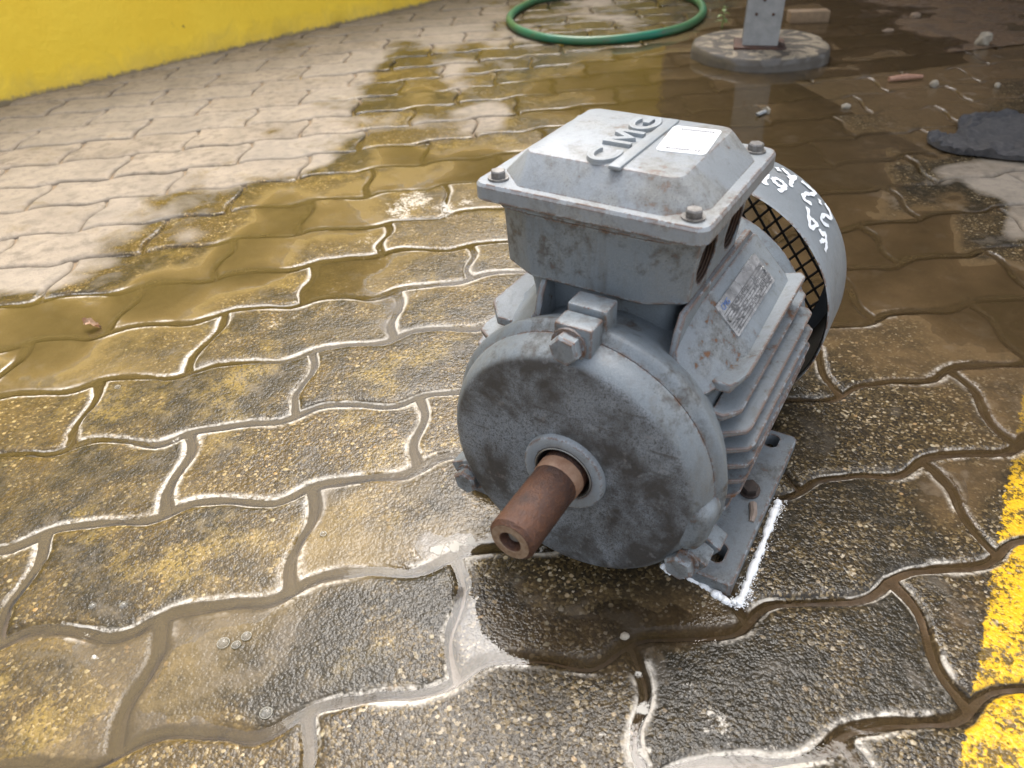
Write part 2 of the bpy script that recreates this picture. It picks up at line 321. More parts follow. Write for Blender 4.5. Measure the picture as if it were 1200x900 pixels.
# ================================================================== GROUND FIELDS
# anchors: pixel x, y, water level in mm above paver top, tone (0 ochre .. 1 red-brown/grey), turbidity per mm, mud film
ANC = np.array([
 # dry pavers by the wall
 (0,180,-9,0,.8,0),(100,250,-9,0,.8,0),(200,180,-9,0,.8,0),(40,300,-8,0,.8,0),(300,120,-9,0,.8,0),(130,300,-5,0,.8,.1),(230,240,-6,0,.8,0),(250,90,-9,0,.8,0),(330,180,-7,0,.8,0),(360,150,-7,0,.8,0),
 (420,60,-8,.1,.8,0),(520,30,-8,.1,.8,0),(400,110,-7,.1,.8,0),(470,90,-2,.1,.8,.3),(490,110,.3,.1,.9,.6),(440,130,-4,.1,.8,.2),(540,95,-5,.1,.8,.2),(560,140,-5,.2,.8,.3),(600,60,-5,.3,.8,.1),(700,20,-5,.4,.8,.2),(640,110,.3,.4,.8,.5),(500,150,-4.5,.2,.8,.3),
 # ochre film
 (60,385,1.1,0,.9,.8),(180,345,1.3,0,.9,.8),(300,300,1.4,0,.9,.8),(420,240,1.3,0,.9,.8),(480,190,.7,.05,.9,.8),(340,240,1.1,0,.9,.8),(560,190,1.2,.2,.9,.8),(540,260,-.3,.1,.8,.6),(480,285,-.7,0,.8,.55),
 # rows left of the motor
 (380,330,-.9,0,.9,.4),(520,310,-.9,.05,.9,.4),(330,390,-.9,0,.9,.4),(190,410,-.5,0,.9,.6),(60,480,-.9,0,.9,.5),(230,470,-1.0,0,.9,.45),(430,380,-1.3,0,.9,.3),(470,440,-1.5,0,.9,.2),(100,560,-1.2,0,1.2,.45),(350,530,-1.6,.05,1.2,.2),(260,600,-1.1,.05,1.2,.4),(120,660,-1.0,.05,1.2,.4),
 (330,650,-.8,.1,1.0,.6),(280,710,-.1,.1,.8,.5),(430,650,-.4,.15,.9,.6),(480,590,-.9,.2,.9,.4),(60,820,-1.2,.1,1.0,.35),(160,800,-1.0,.1,.7,.4),(160,870,-.9,.15,.7,.4),(270,770,-1.2,.1,.9,.5),(350,760,-1.1,.25,.9,.3),
 # in front of the motor
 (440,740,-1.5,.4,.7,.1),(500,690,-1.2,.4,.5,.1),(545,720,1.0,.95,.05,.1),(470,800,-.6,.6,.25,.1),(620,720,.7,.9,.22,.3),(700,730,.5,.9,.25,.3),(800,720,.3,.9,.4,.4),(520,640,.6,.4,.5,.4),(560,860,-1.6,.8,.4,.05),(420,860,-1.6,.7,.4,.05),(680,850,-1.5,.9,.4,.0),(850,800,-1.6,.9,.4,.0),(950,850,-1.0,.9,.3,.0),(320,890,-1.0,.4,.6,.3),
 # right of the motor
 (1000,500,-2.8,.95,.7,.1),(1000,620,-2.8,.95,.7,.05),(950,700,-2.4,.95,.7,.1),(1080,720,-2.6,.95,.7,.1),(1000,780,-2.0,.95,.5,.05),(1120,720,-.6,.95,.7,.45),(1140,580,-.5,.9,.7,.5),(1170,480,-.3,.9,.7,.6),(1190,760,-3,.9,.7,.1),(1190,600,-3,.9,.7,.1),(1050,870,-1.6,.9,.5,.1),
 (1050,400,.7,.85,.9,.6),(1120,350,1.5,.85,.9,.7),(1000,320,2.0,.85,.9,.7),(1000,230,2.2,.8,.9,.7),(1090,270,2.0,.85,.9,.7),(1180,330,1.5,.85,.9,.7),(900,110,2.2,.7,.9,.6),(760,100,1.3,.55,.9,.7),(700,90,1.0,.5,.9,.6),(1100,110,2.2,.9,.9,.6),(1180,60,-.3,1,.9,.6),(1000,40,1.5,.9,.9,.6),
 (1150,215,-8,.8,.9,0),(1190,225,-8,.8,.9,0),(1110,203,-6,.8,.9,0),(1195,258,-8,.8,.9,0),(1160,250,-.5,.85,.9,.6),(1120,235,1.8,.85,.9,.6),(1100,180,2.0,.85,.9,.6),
 (-300,300,-8,0,.8,0),(-300,600,-1,0,1,.4),(1500,500,-1,.9,.8,.4),(1500,100,-2,1,.8,.5),(600,1150,-1.5,.7,.6,.1),(600,-150,-6,.4,.8,.2)])
# soap foam and painted pale sky sheen: pixel x, y, radius px, strength
FOAM_SHEEN = np.array([(488,236,34,1.12),(470,246,30,1.1),(520,246,26,1.1),(545,238,24,.95),(490,651,13,1.2),(512,645,15,1.25),(534,640,16,1.25),(556,634,16,1.25),(575,631,14,1.25),(560,655,14,1.0),(640,648,26,1.0),(753,830,16,1.25),(757,880,18,1.3),(748,790,12,1.1),(700,860,60,.86),(850,850,80,.86),(800,810,40,.84),(900,880,50,.88),
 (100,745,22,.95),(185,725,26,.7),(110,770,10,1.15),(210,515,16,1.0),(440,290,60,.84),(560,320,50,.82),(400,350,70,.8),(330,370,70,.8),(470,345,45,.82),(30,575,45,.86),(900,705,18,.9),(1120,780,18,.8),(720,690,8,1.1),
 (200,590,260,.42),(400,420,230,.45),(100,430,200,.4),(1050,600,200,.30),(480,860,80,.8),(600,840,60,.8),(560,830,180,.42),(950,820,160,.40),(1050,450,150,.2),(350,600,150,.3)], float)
def fields(X, Y):
    shp = np.shape(X); X = np.ravel(X); Y = np.ravel(Y); px, py = topix(X, Y)
    num = np.zeros((len(X), 4)); den = np.zeros(len(X))
    for a in ANC:
        wgt = 1/(((px-a[0])**2+((py-a[1])*1.35)**2)+180.0)**1.9; den += wgt; num += wgt[:, None]*a[None, 2:6]
    f = num/den[:, None]
    lev, tone, turb, mud = f.T; turb = turb*.55
    lev = lev + .35*fbm(X*11, Y*11, 3) + .9*sstep(-4, -5.5, lev)*0
    lev = lev + 2.6*sstep(-1.5, -4.5, lev)*(fbm(X*6, Y*6, 5)+.6*fbm(X*19, Y*19, 6))
    foam = np.zeros(len(X))
    for a in FOAM_SHEEN:
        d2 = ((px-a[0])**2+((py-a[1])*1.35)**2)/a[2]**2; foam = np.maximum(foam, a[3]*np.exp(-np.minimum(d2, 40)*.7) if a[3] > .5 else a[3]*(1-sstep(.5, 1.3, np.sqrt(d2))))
    dry = sstep(-3.0, -7.0, lev)
    return [v.reshape(shp) for v in (lev, np.clip(tone, 0, 1), turb, mud, foam, dry)]
YA, YB = gr(1193, 500)[:2], gr(1128, 880)[:2]; YD = (YA-YB)/np.linalg.norm(YA-YB); YN = np.array([YD[1], -YD[0]])
def paintdist(X, Y):
    d = (X-YB[0])*YN[0]+(Y-YB[1])*YN[1]; return np.minimum(d, .13-d)

# ================================================================== PAVERS
PL, PH = .225, .1125; WA, WB = .0066, .0085
MEAS = [(0,0,0,112,447),(0,0,1,89,520),(1,0,0,366,415),(1,0,1,355,478),(.5,1,0,210,515),(.5,1,1,203,597),(1.5,1,0,490,469),(1.5,1,1,495,543),(0,2,0,42,632),(0,2,1,5,750),(1,2,0,359,578),(1,2,1,345,690),(.5,3,0,180,735),(.5,3,1,140,880),
 (1.5,3,0,537,656),(1.5,3,1,545,786),(3.5,3,0,1079,540),(3.5,3,1,1168,643),(1,4,0,350,846),(2,4,0,740,761),(2,4,1,766,915),(3,4,0,1046,684),(3,4,1,1140,825),(1.5,-1,0,463,343),(1.5,-1,1,467,390),(1,-2,0,367,310),(1,-2,1,360,352),(2,-2,0,550,290),(2,-2,1,553,323),(1.5,-3,0,457,263),(1.5,-3,1,450,293)]
def row0(k, x): return -k*PH + WA*np.sin(4*PI*x/PL) + .0015*np.sin(8*PI*x/PL+.6)
def cross0(j, k, v): return j*PL + WB*(1-2*sstep(.22, .8, v)) + .002*np.sin(2*PI*v)
DC, DV = [], []
for j, k, e, px, py in MEAS:
    x = cross0(j, k, e); y = row0(k+e, x); q = gr(px, py)[:2]; DC.append((x, y)); DV.append((q[0]-x, q[1]-y))
DC = np.array(DC); DV = np.array(DV)
def warp(X, Y):
    sx = np.zeros_like(X); sy = np.zeros_like(X); sw = np.full_like(X, .6)
    for c, d in zip(DC, DV):
        wg = np.exp(-((X-c[0])**2+(Y-c[1])**2)/(2*.055**2))*2; sx += wg*d[0]; sy += wg*d[1]; sw += wg
    X2 = X+sx/sw; Y2 = Y+sy/sw
    return X2+.0022*fbm(X*26, Y*26, 21)+.0011*fbm(X*95, Y*95, 23), Y2+.0022*fbm(X*26, Y*26, 22)+.0011*fbm(X*95, Y*95, 24)
def patch(j, k, u, v):
    l, r = cross0(j, k, v), cross0(j+1, k, v); xt = cross0(j, k, 0)*(1-u)+cross0(j+1, k, 0)*u; xb = cross0(j, k, 1)*(1-u)+cross0(j+1, k, 1)*u
    X = l*(1-u)+r*u; Y = row0(k, xt)*(1-v)+row0(k+1, xb)*v
    return warp(X, Y)
def profile(j, k, u, v, X, Y, seed):
    rg = np.random.default_rng(seed); hz = rg.normal(0, .55); tx, ty = rg.normal(0, .55, 2)
    eu = np.minimum(u, 1-u)*PL*1e3; ev = np.minimum(v, 1-v)*PH*1e3
    return hz, tx, ty, eu, ev
def brk(total, edge, nmid):
    e = np.array(edge, float); m = np.linspace(e[-1], total-e[-1], nmid+2)[1:-1]
    return np.concatenate([e, m, total-e[::-1]])/total
def paver_geo(j, k, fine=True):
    seed = int((k+60)*1000+(j+40)*2) & 0xffff; rg = np.random.default_rng(seed)
    hz, tx, ty = rg.normal(0, .5), rg.normal(0, .6), rg.normal(0, .45)
    g = rg.uniform(.7, 2.6, 4)
    U = brk(225, (0, 1.5, 3.2, 5.5, 9, 14) if fine else (0, 3, 9), 20 if fine else 3); V = brk(112.5, (0, 1.5, 3.2, 5.5, 9, 14) if fine else (0, 3, 9), 9 if fine else 2)
    lu = (g[0]/225, g[1]/225); lv = (g[2]/112.5, g[3]/112.5)
    u, v = np.meshgrid(U, V, indexing='ij'); uu = lu[0]+u*(1-lu[0]-lu[1]); vv = lv[0]+v*(1-lv[0]-lv[1])
    # worn, slightly rounded corners
    eu = np.minimum(u, 1-u)*225; ev = np.minimum(v, 1-v)*112.5; cr = np.exp(-(eu+ev)/9.0)*.012
    uu = uu+np.where(u < .5, 1, -1)*cr*.5; vv = vv+np.where(v < .5, 1, -1)*cr
    X, Y = patch(j, k, uu, vv)
    wear = 1+.5*fbm(X*40, Y*40, 9)
    e = np.minimum(eu, ev)/np.maximum(wear, .4); ed = -4.6*np.clip(1-e/7.5, 0, 1)**2.2
    bulk = hz+tx*(u-.5)*2+ty*(v-.5)*2 + .5*(1-(2*u-1)**2)*(1-(2*v-1)**2)
    z = bulk+ed+.45*fbm(X*55, Y*55, 31)+.5*fbm(X*16, Y*16, 33)
    n, m = u.shape
    idx = np.arange(n*m).reshape(n, m); F = [np.stack([idx[:-1, :-1], idx[1:, :-1], idx[1:, 1:], idx[:-1, 1:]], -1).reshape(-1, 4)]
    ring = np.concatenate([idx[:, 0], idx[-1, 1:], idx[-2::-1, -1], idx[0, -2:0:-1]])
    R0 = len(ring); low = n*m+np.arange(R0); nx = np.roll(np.arange(R0), -1)
    F.append(np.stack([ring, low, low[nx], ring[nx]], -1))
    XX = np.concatenate([X.ravel(), X.ravel()[ring]]); YY = np.concatenate([Y.ravel(), Y.ravel()[ring]]); ZZ = np.concatenate([z.ravel(), np.full(R0, -16.0)])
    F = np.concatenate(F)[:, ::-1]
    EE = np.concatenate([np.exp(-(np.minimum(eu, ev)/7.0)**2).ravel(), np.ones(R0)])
    return XX, YY, ZZ, F, EE, (X, Y, z)
def paver_attrs(X, Y, Z):
    lev, tone, turb, mud, foam, dry = fields(X, Y)
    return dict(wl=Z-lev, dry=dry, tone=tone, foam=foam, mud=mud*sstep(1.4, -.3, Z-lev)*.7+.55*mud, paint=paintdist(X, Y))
WALL0, WALL1 = gr(0, 122)[:2], gr(500, 5)[:2]; WD = (WALL1-WALL0)/np.linalg.norm(WALL1-WALL0); WN = np.array([WD[1], -WD[0]])
pave = None
bedV = np.array([(x, y, -.0165) for x in (-2.2, 4) for y in (-1.6, 4.2)]); pm = mesh_np('pavement', bedV, [[0, 2, 3, 1]], dict(tone=[.5]*4, dry=[0]*4))
pave = tag(obj('pavement', pm, M_MUD, None, 0), kind='structure')
RES = .0025; RX0, RY0, RNX, RNY = -1.0, -.75, 1400, 1250
HR = np.full((RNX, RNY), -9.0, np.float32)
far_X, far_F, far_A = [], [], []; off = 0; npav = 0
for k in range(-30, 9):
    for jj in range(-12, 20):
        j = jj+(.5 if k % 2 else 0.0)
        cx, cy = (j+.5)*PL, -(k+.5)*PH
        if (np.array([cx, cy])-WALL0) @ WN < -.06: continue
        qx, qy = topix(np.array([cx, cx-PL/2, cx+PL/2, cx, cx]), np.array([cy, cy, cy, cy+PH/2, cy-PH/2]))
        dep = ((np.array([cx, cy, 0])-CAM) @ CM)[2]
        vis = dep < -.12 and (qx.max() > -8 and qx.min() < 1208 and qy.max() > -6 and qy.min() < 912)
        if vis:
            X, Y, Z, F, EE, (gx, gy, gz) = paver_geo(j, k, True)
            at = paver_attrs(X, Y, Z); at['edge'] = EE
            o3 = np.array([cx, cy, 0]); V = np.stack([X-cx, Y-cy, Z/1e3], -1)
            o = obj('paver', mesh_np('paver', V, F, at), M_PAVER, pave, 50); o.location = o3; npav += 1
            # raster for water depth
            n, m = gx.shape; ui = np.linspace(0, n-1.001, 150); vi = np.linspace(0, m-1.001, 90)
            a, b = np.floor(ui).astype(int), np.floor(vi).astype(int); fa, fb = (ui-a)[:, None], (vi-b)[None, :]
            def bl(A): return (A[np.ix_(a, b)]*(1-fa)+A[np.ix_(a+1, b)]*fa)*(1-fb)+(A[np.ix_(a, b+1)]*(1-fa)+A[np.ix_(a+1, b+1)]*fa)*fb
            ix = np.round((bl(gx)-RX0)/RES).astype(int); iy = np.round((bl(gy)-RY0)/RES).astype(int); ok = (ix >= 0) & (ix < RNX) & (iy >= 0) & (iy < RNY)
            HR[ix[ok], iy[ok]] = bl(gz)[ok]
        elif -1.7 < cx < 3.2 and -1.3 < cy < 3.2:
            X, Y, Z, F, EE, _ = paver_geo(j, k, False); far_A.append(EE)
            far_X.append(np.stack([X, Y, Z/1e3], -1)); far_F.append(F+off); off += len(X)
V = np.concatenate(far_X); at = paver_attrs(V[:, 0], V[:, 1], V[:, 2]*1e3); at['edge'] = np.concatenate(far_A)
tag(obj('outlying_pavers', mesh_np('outlying_pavers', V, np.concatenate(far_F), at), M_PAVER, pave, 50), kind='stuff')
print('pavers', npav)

# ------------------------------------------------------------------ joint sand / silt sheet and muddy water
def sheet(x0, x1, y0, y1, step):
    nx, ny = int((x1-x0)/step)+1, int((y1-y0)/step)+1
    X, Y = np.meshgrid(np.linspace(x0, x1, nx), np.linspace(y0, y1, ny), indexing='ij'); return X, Y
def quads(n, m):
    i = np.arange(n*m).reshape(n, m); return np.stack([i[:-1, :-1], i[1:, :-1], i[1:, 1:], i[:-1, 1:]], -1).reshape(-1, 4)
def silt_level(X, Y):
    px, py = topix(X, Y); lv = -6.5+1.4*fbm(X*25, Y*25, 41)
    r = sstep(1.2, 1.75, X-.25*Y+.12*fbm(X*3, Y*3, 51))*sstep(.3, .8, Y)            # mud banked up under the canopy
    lv = lv+r*(8.5+3.5*fbm(X*9, Y*9, 43)+1.5*fbm(X*40, Y*40, 44))
    r2 = sstep(930, 1010, px)*sstep(330, 420, py)*(1-sstep(760, 840, py)); lv = lv+r2*2.2   # sandy joints right of the motor
    return lv
parts = []; 
for (a, b, c, d, st) in ((-.8, 1.6, -.8, .9, .008), (-1.6, 3.6, .9, 3.0, .02)):
    X, Y = sheet(a, b, c, d, st); lv = silt_level(X, Y); f = fields(X, Y); parts.append((X, Y, lv, f))
Vs, Fs, To, Dr, off = [], [], [], [], 0
for X, Y, lv, f in parts:
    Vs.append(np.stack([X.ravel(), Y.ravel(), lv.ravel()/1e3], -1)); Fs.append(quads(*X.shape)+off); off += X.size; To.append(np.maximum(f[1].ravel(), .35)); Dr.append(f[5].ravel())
tag(obj('joint_sand_and_silt', mesh_np('silt', np.concatenate(Vs), np.concatenate(Fs), dict(tone=np.concatenate(To), dry=np.concatenate(Dr))), M_MUD, None, 80), kind='structure')
Vs, Fs, A, off = [], [], [[] for _ in range(4)], 0
for (a, b, c, d, st) in ((-.4, 1.3, -.7, .80, .003), (-.9, 2.4, .80, 2.2, .008)):
    X, Y = sheet(a, b, c, d, st); lev, tone, turb, mud, foam, dry = fields(X, Y)
    ix = np.clip(np.round((X-RX0)/RES).astype(int), 0, RNX-1); iy = np.clip(np.round((Y-RY0)/RES).astype(int), 0, RNY-1)
    H = np.maximum(HR[ix, iy], silt_level(X, Y)); dp = lev-H
    F = quads(*X.shape); keep = dp.ravel()[F].max(1) > -1.2; keep &= lev.ravel()[F].max(1) > -6
    used = np.unique(F[keep]); mp = np.full(X.size, -1); mp[used] = np.arange(len(used))+off
    Vs.append(np.stack([X.ravel(), Y.ravel(), lev.ravel()/1e3], -1)[used]); Fs.append(mp[F[keep]]); off += len(used)
    for q, arr in enumerate((dp, tone, foam, turb)): A[q].append(arr.ravel()[used])
A = [np.concatenate(q) for q in A]
tag(obj('puddle_water', mesh_np('water', np.concatenate(Vs), np.concatenate(Fs), dict(depth=A[0], tone=A[1], foam=A[2], turb=A[3])), M_WATER, None, 180), kind='structure')
# outlying ground to the horizon
t = T('earth'); n = t.noise(t.pos(), 1.5, 6, .6); M_EARTH = t.P(Base_Color=t.mix(t.mr(n, .35, .65), (.13, .095, .06), (.22, .18, .13)), Roughness=.9)
gs = np.array([(x, y, -.03) for x in (-150, 150) for y in (-150, 150)]); tag(obj('ground', mesh_np('ground', gs, [[0, 2, 3, 1]]), M_EARTH, None, 0), kind='structure')

# ================================================================== WALL
def mat_wall():
    t = T('yellow_wall_paint'); pos = t.pos(); n1 = t.noise(pos, 6, 5, .6); n2 = t.noise(pos, 60, 5, .65); n3 = t.noise(pos, 14, 4, .65, .8)
    z = t.n('SeparateXYZ', {0: pos}).outputs[2]
    c = t.mix(t.mr(n1, .35, .65), (.92, .625, .05), (.94, .66, .06))
    low = t.mr(t.math('ADD', z, t.math('MULTIPLY', t.math('SUBTRACT', n2, .5), .03)), .012, .002)
    spl = t.math('MULTIPLY', t.mr(t.math('ADD', z, t.math('MULTIPLY', t.math('SUBTRACT', n3, .5), .12)), .06, .0), .45); c = t.mix(spl, c, (.42, .30, .09)); c = t.mix(low, c, (.26, .2, .12))
    c = t.mix(t.mr(n3, .68, .76, 0, .5), c, (.6, .4, .05)); spk = t.mr(t.noise(pos, 32, 3, .5), .74, .77)
    c = t.mix(t.math('MULTIPLY', spk, .7), c, (.16, .11, .04))
    return t.P(Base_Color=c, Roughness=.62, Specular_IOR_Level=.3, Normal=t.bump(t.math('ADD', n2, t.math('MULTIPLY', n3, .8)), .004, .45))
U = np.linspace(-2.6, 2.9, 500); Zs = np.array([-.02, 0, .006, .015, .03, .06, .1, .2, .4, .7, 1.0, 1.02]); thick = .2
uu, zz = np.meshgrid(U, Zs, indexing='ij')
bulge = .004*fbm(uu*4, zz*4, 61)+.0015*fbm(uu*30, zz*30, 62)+sstep(.05, 0, zz)*(.004+.006*fbm(uu*18, zz*0+3, 63))
PX = WALL0[0]+WD[0]*uu+WN[0]*bulge; PY = WALL0[1]+WD[1]*uu+WN[1]*bulge
V = np.stack([PX, PY, zz], -1).reshape(-1, 3); n, m = uu.shape; F = quads(n, m)
Vb = np.array([[WALL0[0]+WD[0]*u-WN[0]*thick, WALL0[1]+WD[1]*u-WN[1]*thick, z] for u in (U[0], U[-1]) for z in (-.02, 1.02)]); b0 = len(V)
top = np.arange(n)*m+m-1
V = np.concatenate([V, Vb]); me = bpy.data.meshes.new('wall')
faces = F.tolist()+[[*top.tolist(), b0+3, b0+1], [*range(0, m), b0+1, b0], [*((n-1)*m+np.arange(m)).tolist(), b0+3, b0+2], [b0, b0+1, b0+3, b0+2]]
me.from_pydata(V.tolist(), [], faces); bmx = bmesh.new(); bmx.from_mesh(me); bmesh.ops.recalc_face_normals(bmx, faces=bmx.faces); bmx.to_mesh(me); bmx.free()
tag(obj('boundary_wall', me, mat_wall(), None, 40), 'bright yellow painted plaster wall standing along the edge of the paving', 'wall')

# ================================================================== MOTOR
ROOT = empty('electric_motor', (.4292, -.3863, -.0004), rot=(-.0025, -.0042, -2.3326))
tag(ROOT, 'grey foot-mounted electric motor with rusty shaft on wet paving', 'motor')
P_BOX = mat_paint('grey_paint_box', grime=.42, rust=.3)
P_LID = mat_paint('grey_paint_lid', base=(0.194, 0.209, 0.218), grime=.22, rust=.45, warm=.8, rough=.38)
P_FRAME = mat_paint('grey_paint_frame', grime=.45, rust=.4)
P_FIN = mat_paint('grey_paint_fin', base=(0.151, 0.169, 0.180), grime=.34, rust=.85)
P_SHIELD = mat_paint('grey_paint_end_shield', grime=.4, rust=.15, face=1.0)
P_HUB = mat_paint('grey_paint_hub', base=(0.210, 0.232, 0.246), grime=.15, rust=.1, rough=.33)
P_CAST = mat_paint('grey_paint_lettering', base=(0.198, 0.213, 0.221), grime=.08, rust=-2, rough=.38, warm=.5)
P_COWL = mat_paint('grey_paint_cowl', base=(0.167, 0.184, 0.195), grime=.12, rust=.1, rough=.35)
P_FOOT = mat_paint('grey_paint_foot', base=(0.140, 0.156, 0.166), grime=.32, rust=.45)
M_BLACK = mat_simple('black_inside', (.006, .006, .006), (.014, .013, .012), .7)
M_STEEL = mat_simple('bolt_steel', (.22, .22, .21), (.34, .34, .33), .4, 80, metal=.75)
M_RUST = mat_rust(); M_LBOLT = mat_simple('weathered_bolt', (.10, .09, .08), (.24, .23, .215), .45, 160, metal=.5)
M_RUSTPALE = mat_simple('pale_rust_collar', (.20, .10, .055), (.29, .18, .115), .6, 120)
M_RUBBER = mat_simple('seal_rubber', (.01, .01, .01), (.02, .02, .02), .35)
M_WPAINT = mat_simple('white_marker_paint', (.60, .63, .65), (.72, .74, .76), .5)
def mo(name, bm, mat, parent=None, ang=35, loc=None):
    return obj(name, bm_mesh(bm, name, MM), mat, parent or ROOT, ang)
ARX = Matrix.Rotation(PI/2, 4, 'Y')   # local z -> +x (towards the drive end)
# stator frame: core, front ring
bm = bmesh.new()
bm_lathe(bm, [(-22.6, 20), (-22.6, 86.0), (-23.6, 87.4), (-25.5, 89.4), (-27.6, 91), (-30, 91.2), (-44, 86), (-56, 80), (-120, 79), (-196, 79), (-206, 84), (-214, 88), (-220, 88), (-220, 20)], 120)
frame = mo('frame', bm, P_FRAME)
# neck under the terminal box
bm = bmesh.new()
bm_rings(bm, [rrect(-158, -69, -58, 35, 150, 8), rrect(-158, -68, -59, 34, 178, 8), rrect(-160, -66, -62, 36, 195, 8)]); mo('box_neck', bm, P_BOX, frame)
# nameplate pads on both shoulders (45 degree faces)
def pad(sgn, name):
    bm = bmesh.new(); rings = []; a_ = math.sqrt(.5)
    for x, r_, tl, th_ in ((-42, 80, -6, 6), (-50, 86, -9, 24), (-62, 90, -12, 29), (-84, 93.5, -14, 30), (-88, 95.8, -14, 30), (-184, 95.8, -14, 30), (-192, 93, -12, 28)):
        p0 = (a_*(r_-th_), 100+a_*(r_+th_)); p1 = (a_*(r_-tl), 100+a_*(r_+tl))
        rings.append([(x, sgn*y, z) for y, z in ((38, 138), (min(p0[0], 44), min(p0[1], 189)), p0, ((p0[0]+p1[0])/2, (p0[1]+p1[1])/2), p1, (p1[0]-5, p1[1]-9), (58, 138))])
    bm_rings(bm, rings); return mo(name, bm, P_FIN, frame, 30)
def pad_wall(sgn):
    bm = bmesh.new()
    rings = [[(x, sgn*y, z) for x, z in ((-44, 152), (-46, 166), (-52, 186), (-58, 194.5), (-178, 194.5), (-190, 186), (-192, 152))] for y in (41.5, 45.5)]
    bm_rings(bm, rings); bmesh.ops.bevel(bm, geom=list(bm.edges), offset=.7, segments=1, affect='EDGES'); return mo('pad_wall', bm, P_FIN, frame, 30)
pad(1, 'shoulder_pad'); pad(-1, 'shoulder_pad'); pad_wall(1); pad_wall(-1)
# cooling fins, each its own part
def fin(sgn, z, tip, x0=-53, x1=-212, th=3.4, dz=0.0, root=70.0):
    bm = bmesh.new(); sl = (tip-78)*.62; r_ = random.uniform(-.5, .5)
    f = [(x0+5, root, z, th*1.5), (x0+5, 77, z, th*1.3), (x0-sl*.6, tip-2, z+dz, th*.85), (x0-sl-2, tip+r_, z+dz, th*.72), (x1+5, tip+r_, z+dz, th*.72), (x1, tip-4, z+dz, th*.85), (x1, root, z, th*1.5)]
    a = [bm.verts.new((x, sgn*y, q+h/2)) for x, y, q, h in f]; b = [bm.verts.new((x, sgn*y, q-h/2)) for x, y, q, h in f]
    bm.faces.new(a); bm.faces.new(b[::-1])
    for i in range(7): bm.faces.new((a[i], b[i], b[(i+1) % 7], a[(i+1) % 7]))
    bmesh.ops.recalc_face_normals(bm, faces=bm.faces)
    bmesh.ops.bevel(bm, geom=[e for e in bm.edges], offset=.55, segments=1, affect='EDGES')
    return mo('cooling_fin', bm, P_FIN, frame, 30)
for sg in (1, -1): fin(sg, 155.5, 84 if sg > 0 else 87, x0=-60, x1=-196, th=4.2, dz=6.0, root=66)
for z in (140, 127, 114, 101, 88, 75, 62, 49): fin(1, z, math.sqrt(96**2-(z-100)**2)-(2.5 if z > 130 else 0))
for z in (140, 127, 114, 101, 88, 75, 62, 49): fin(-1, z, math.sqrt((104 if z > 110 else 98)**2-(z-100)**2))
# feet
def foot(sgn):
    bm = bmesh.new()
    sec = [(-43, 62), (-43, 101), (-45, 103.5), (-208, 103.5), (-211, 101), (-211, 62)]
    rings = [[(x, sgn*y, z) for x, y in sec] for z in (-3.0, 11.2)] + [[(x+(.9 if x < -100 else -.9), sgn*(y-(.9 if y > 100 else 0)), 12) for x, y in sec]]
    bm_rings(bm, rings); o = mo('foot', bm, P_FOOT, None, 25)
    cut = []
    for (hx, hy, ln) in ((-66, 86.5, 4), (-197, 87, 3)):
        b2 = bmesh.new(); pts = [(hx+ln*(1 if math.cos(a) > 0 else -1)+5.2*math.cos(a), sgn*hy+5.2*math.sin(a)) for a in np.linspace(0, 2*PI, 28, endpoint=False)]
        bm_rings(b2, [[(x, y, -8) for x, y in pts], [(x, y, 20) for x, y in pts]]); cut.append(mo('cut', b2, M_BLACK, None, 0))
    boolean(o, cut); smooth(o.data, 25)
    # web rising from foot to frame
    bm = bmesh.new()
    bm_rings(bm, [[(x, sgn*y, 8) for x, y in ((-56, 56), (-56, 78), (-200, 78), (-200, 56))], [(x, sgn*y, 30) for x, y in ((-54, 56), (-54, 76), (-202, 76), (-202, 56))], [(x, sgn*y, 52) for x, y in ((-52, 52), (-52, 70), (-204, 70), (-204, 52))]])
    mo('foot_web', bm, P_FRAME, o, 30)
    return o
fr = foot(1); foot(-1)
bm = bmesh.new(); bm_hex(bm, 6.2, 6, Matrix.Translation((-132, 88, 15)) @ Matrix.Rotation(.3, 4, 'Y'), 7.6); bm_tube(bm, [(-132, 88, 9), (-132, 88, 17)], 4, 10); mo('foot_bolt', bm, mat_simple('dark_bolt', (.03, .022, .018), (.07, .045, .035), .5, metal=.3), fr, 30)
bm = bmesh.new(); bm_tube(bm, [(-121, 94, 12.6), (-112, 97, 12.8), (-104, 98, 12.2)], [3.0, 2.8, 1.8], 8); mo('rust_lump', bm, mat_simple('mud_lump', (.20, .15, .115), (.29, .23, .19), .7), fr, 40)
# drive end shield
bm = bmesh.new()
prof = [(-22.4, 20), (-22.4, 85.2), (-21.6, 86.1), (-18, 85.6), (-13, 84.2), (-8.6, 81.9), (-6.2, 80.0), (-4.9, 78.4), (-4.2, 76.5), (-3.8, 70), (-4.2, 40), (-4.2, 28)]
prof += [(-4.6, 24), (-12, 20)]
hub = [(-6, 27.4), (-2.2, 27.0), (-1.0, 26.2), (-.6, 25), (-.6, 20.6), (-1.4, 19.4), (-9, 19.2)]
bm_lathe(bm, prof, 128)
shield = mo('end_shield', bm, P_SHIELD)
bm = bmesh.new(); bm_lathe(bm, hub, 96, closed=True); mo('hub_ring', bm, P_HUB, shield)
bm = bmesh.new(); bm_lathe(bm, [(-11, 19.3), (-3.0, 19.3), (-2.4, 18.6), (-2.4, 17.4), (-5, 16.6), (-11, 14.6)], 64); mo('shaft_seal', bm, M_RUBBER, shield)
bm = bmesh.new(); bm_lathe(bm, [(-3, 19.15), (-1.2, 19.0), (-.9, 18.3), (-2.2, 17.9), (-3, 18.6)], 64, closed=True); mo('seal_rim', bm, M_STEEL, shield)
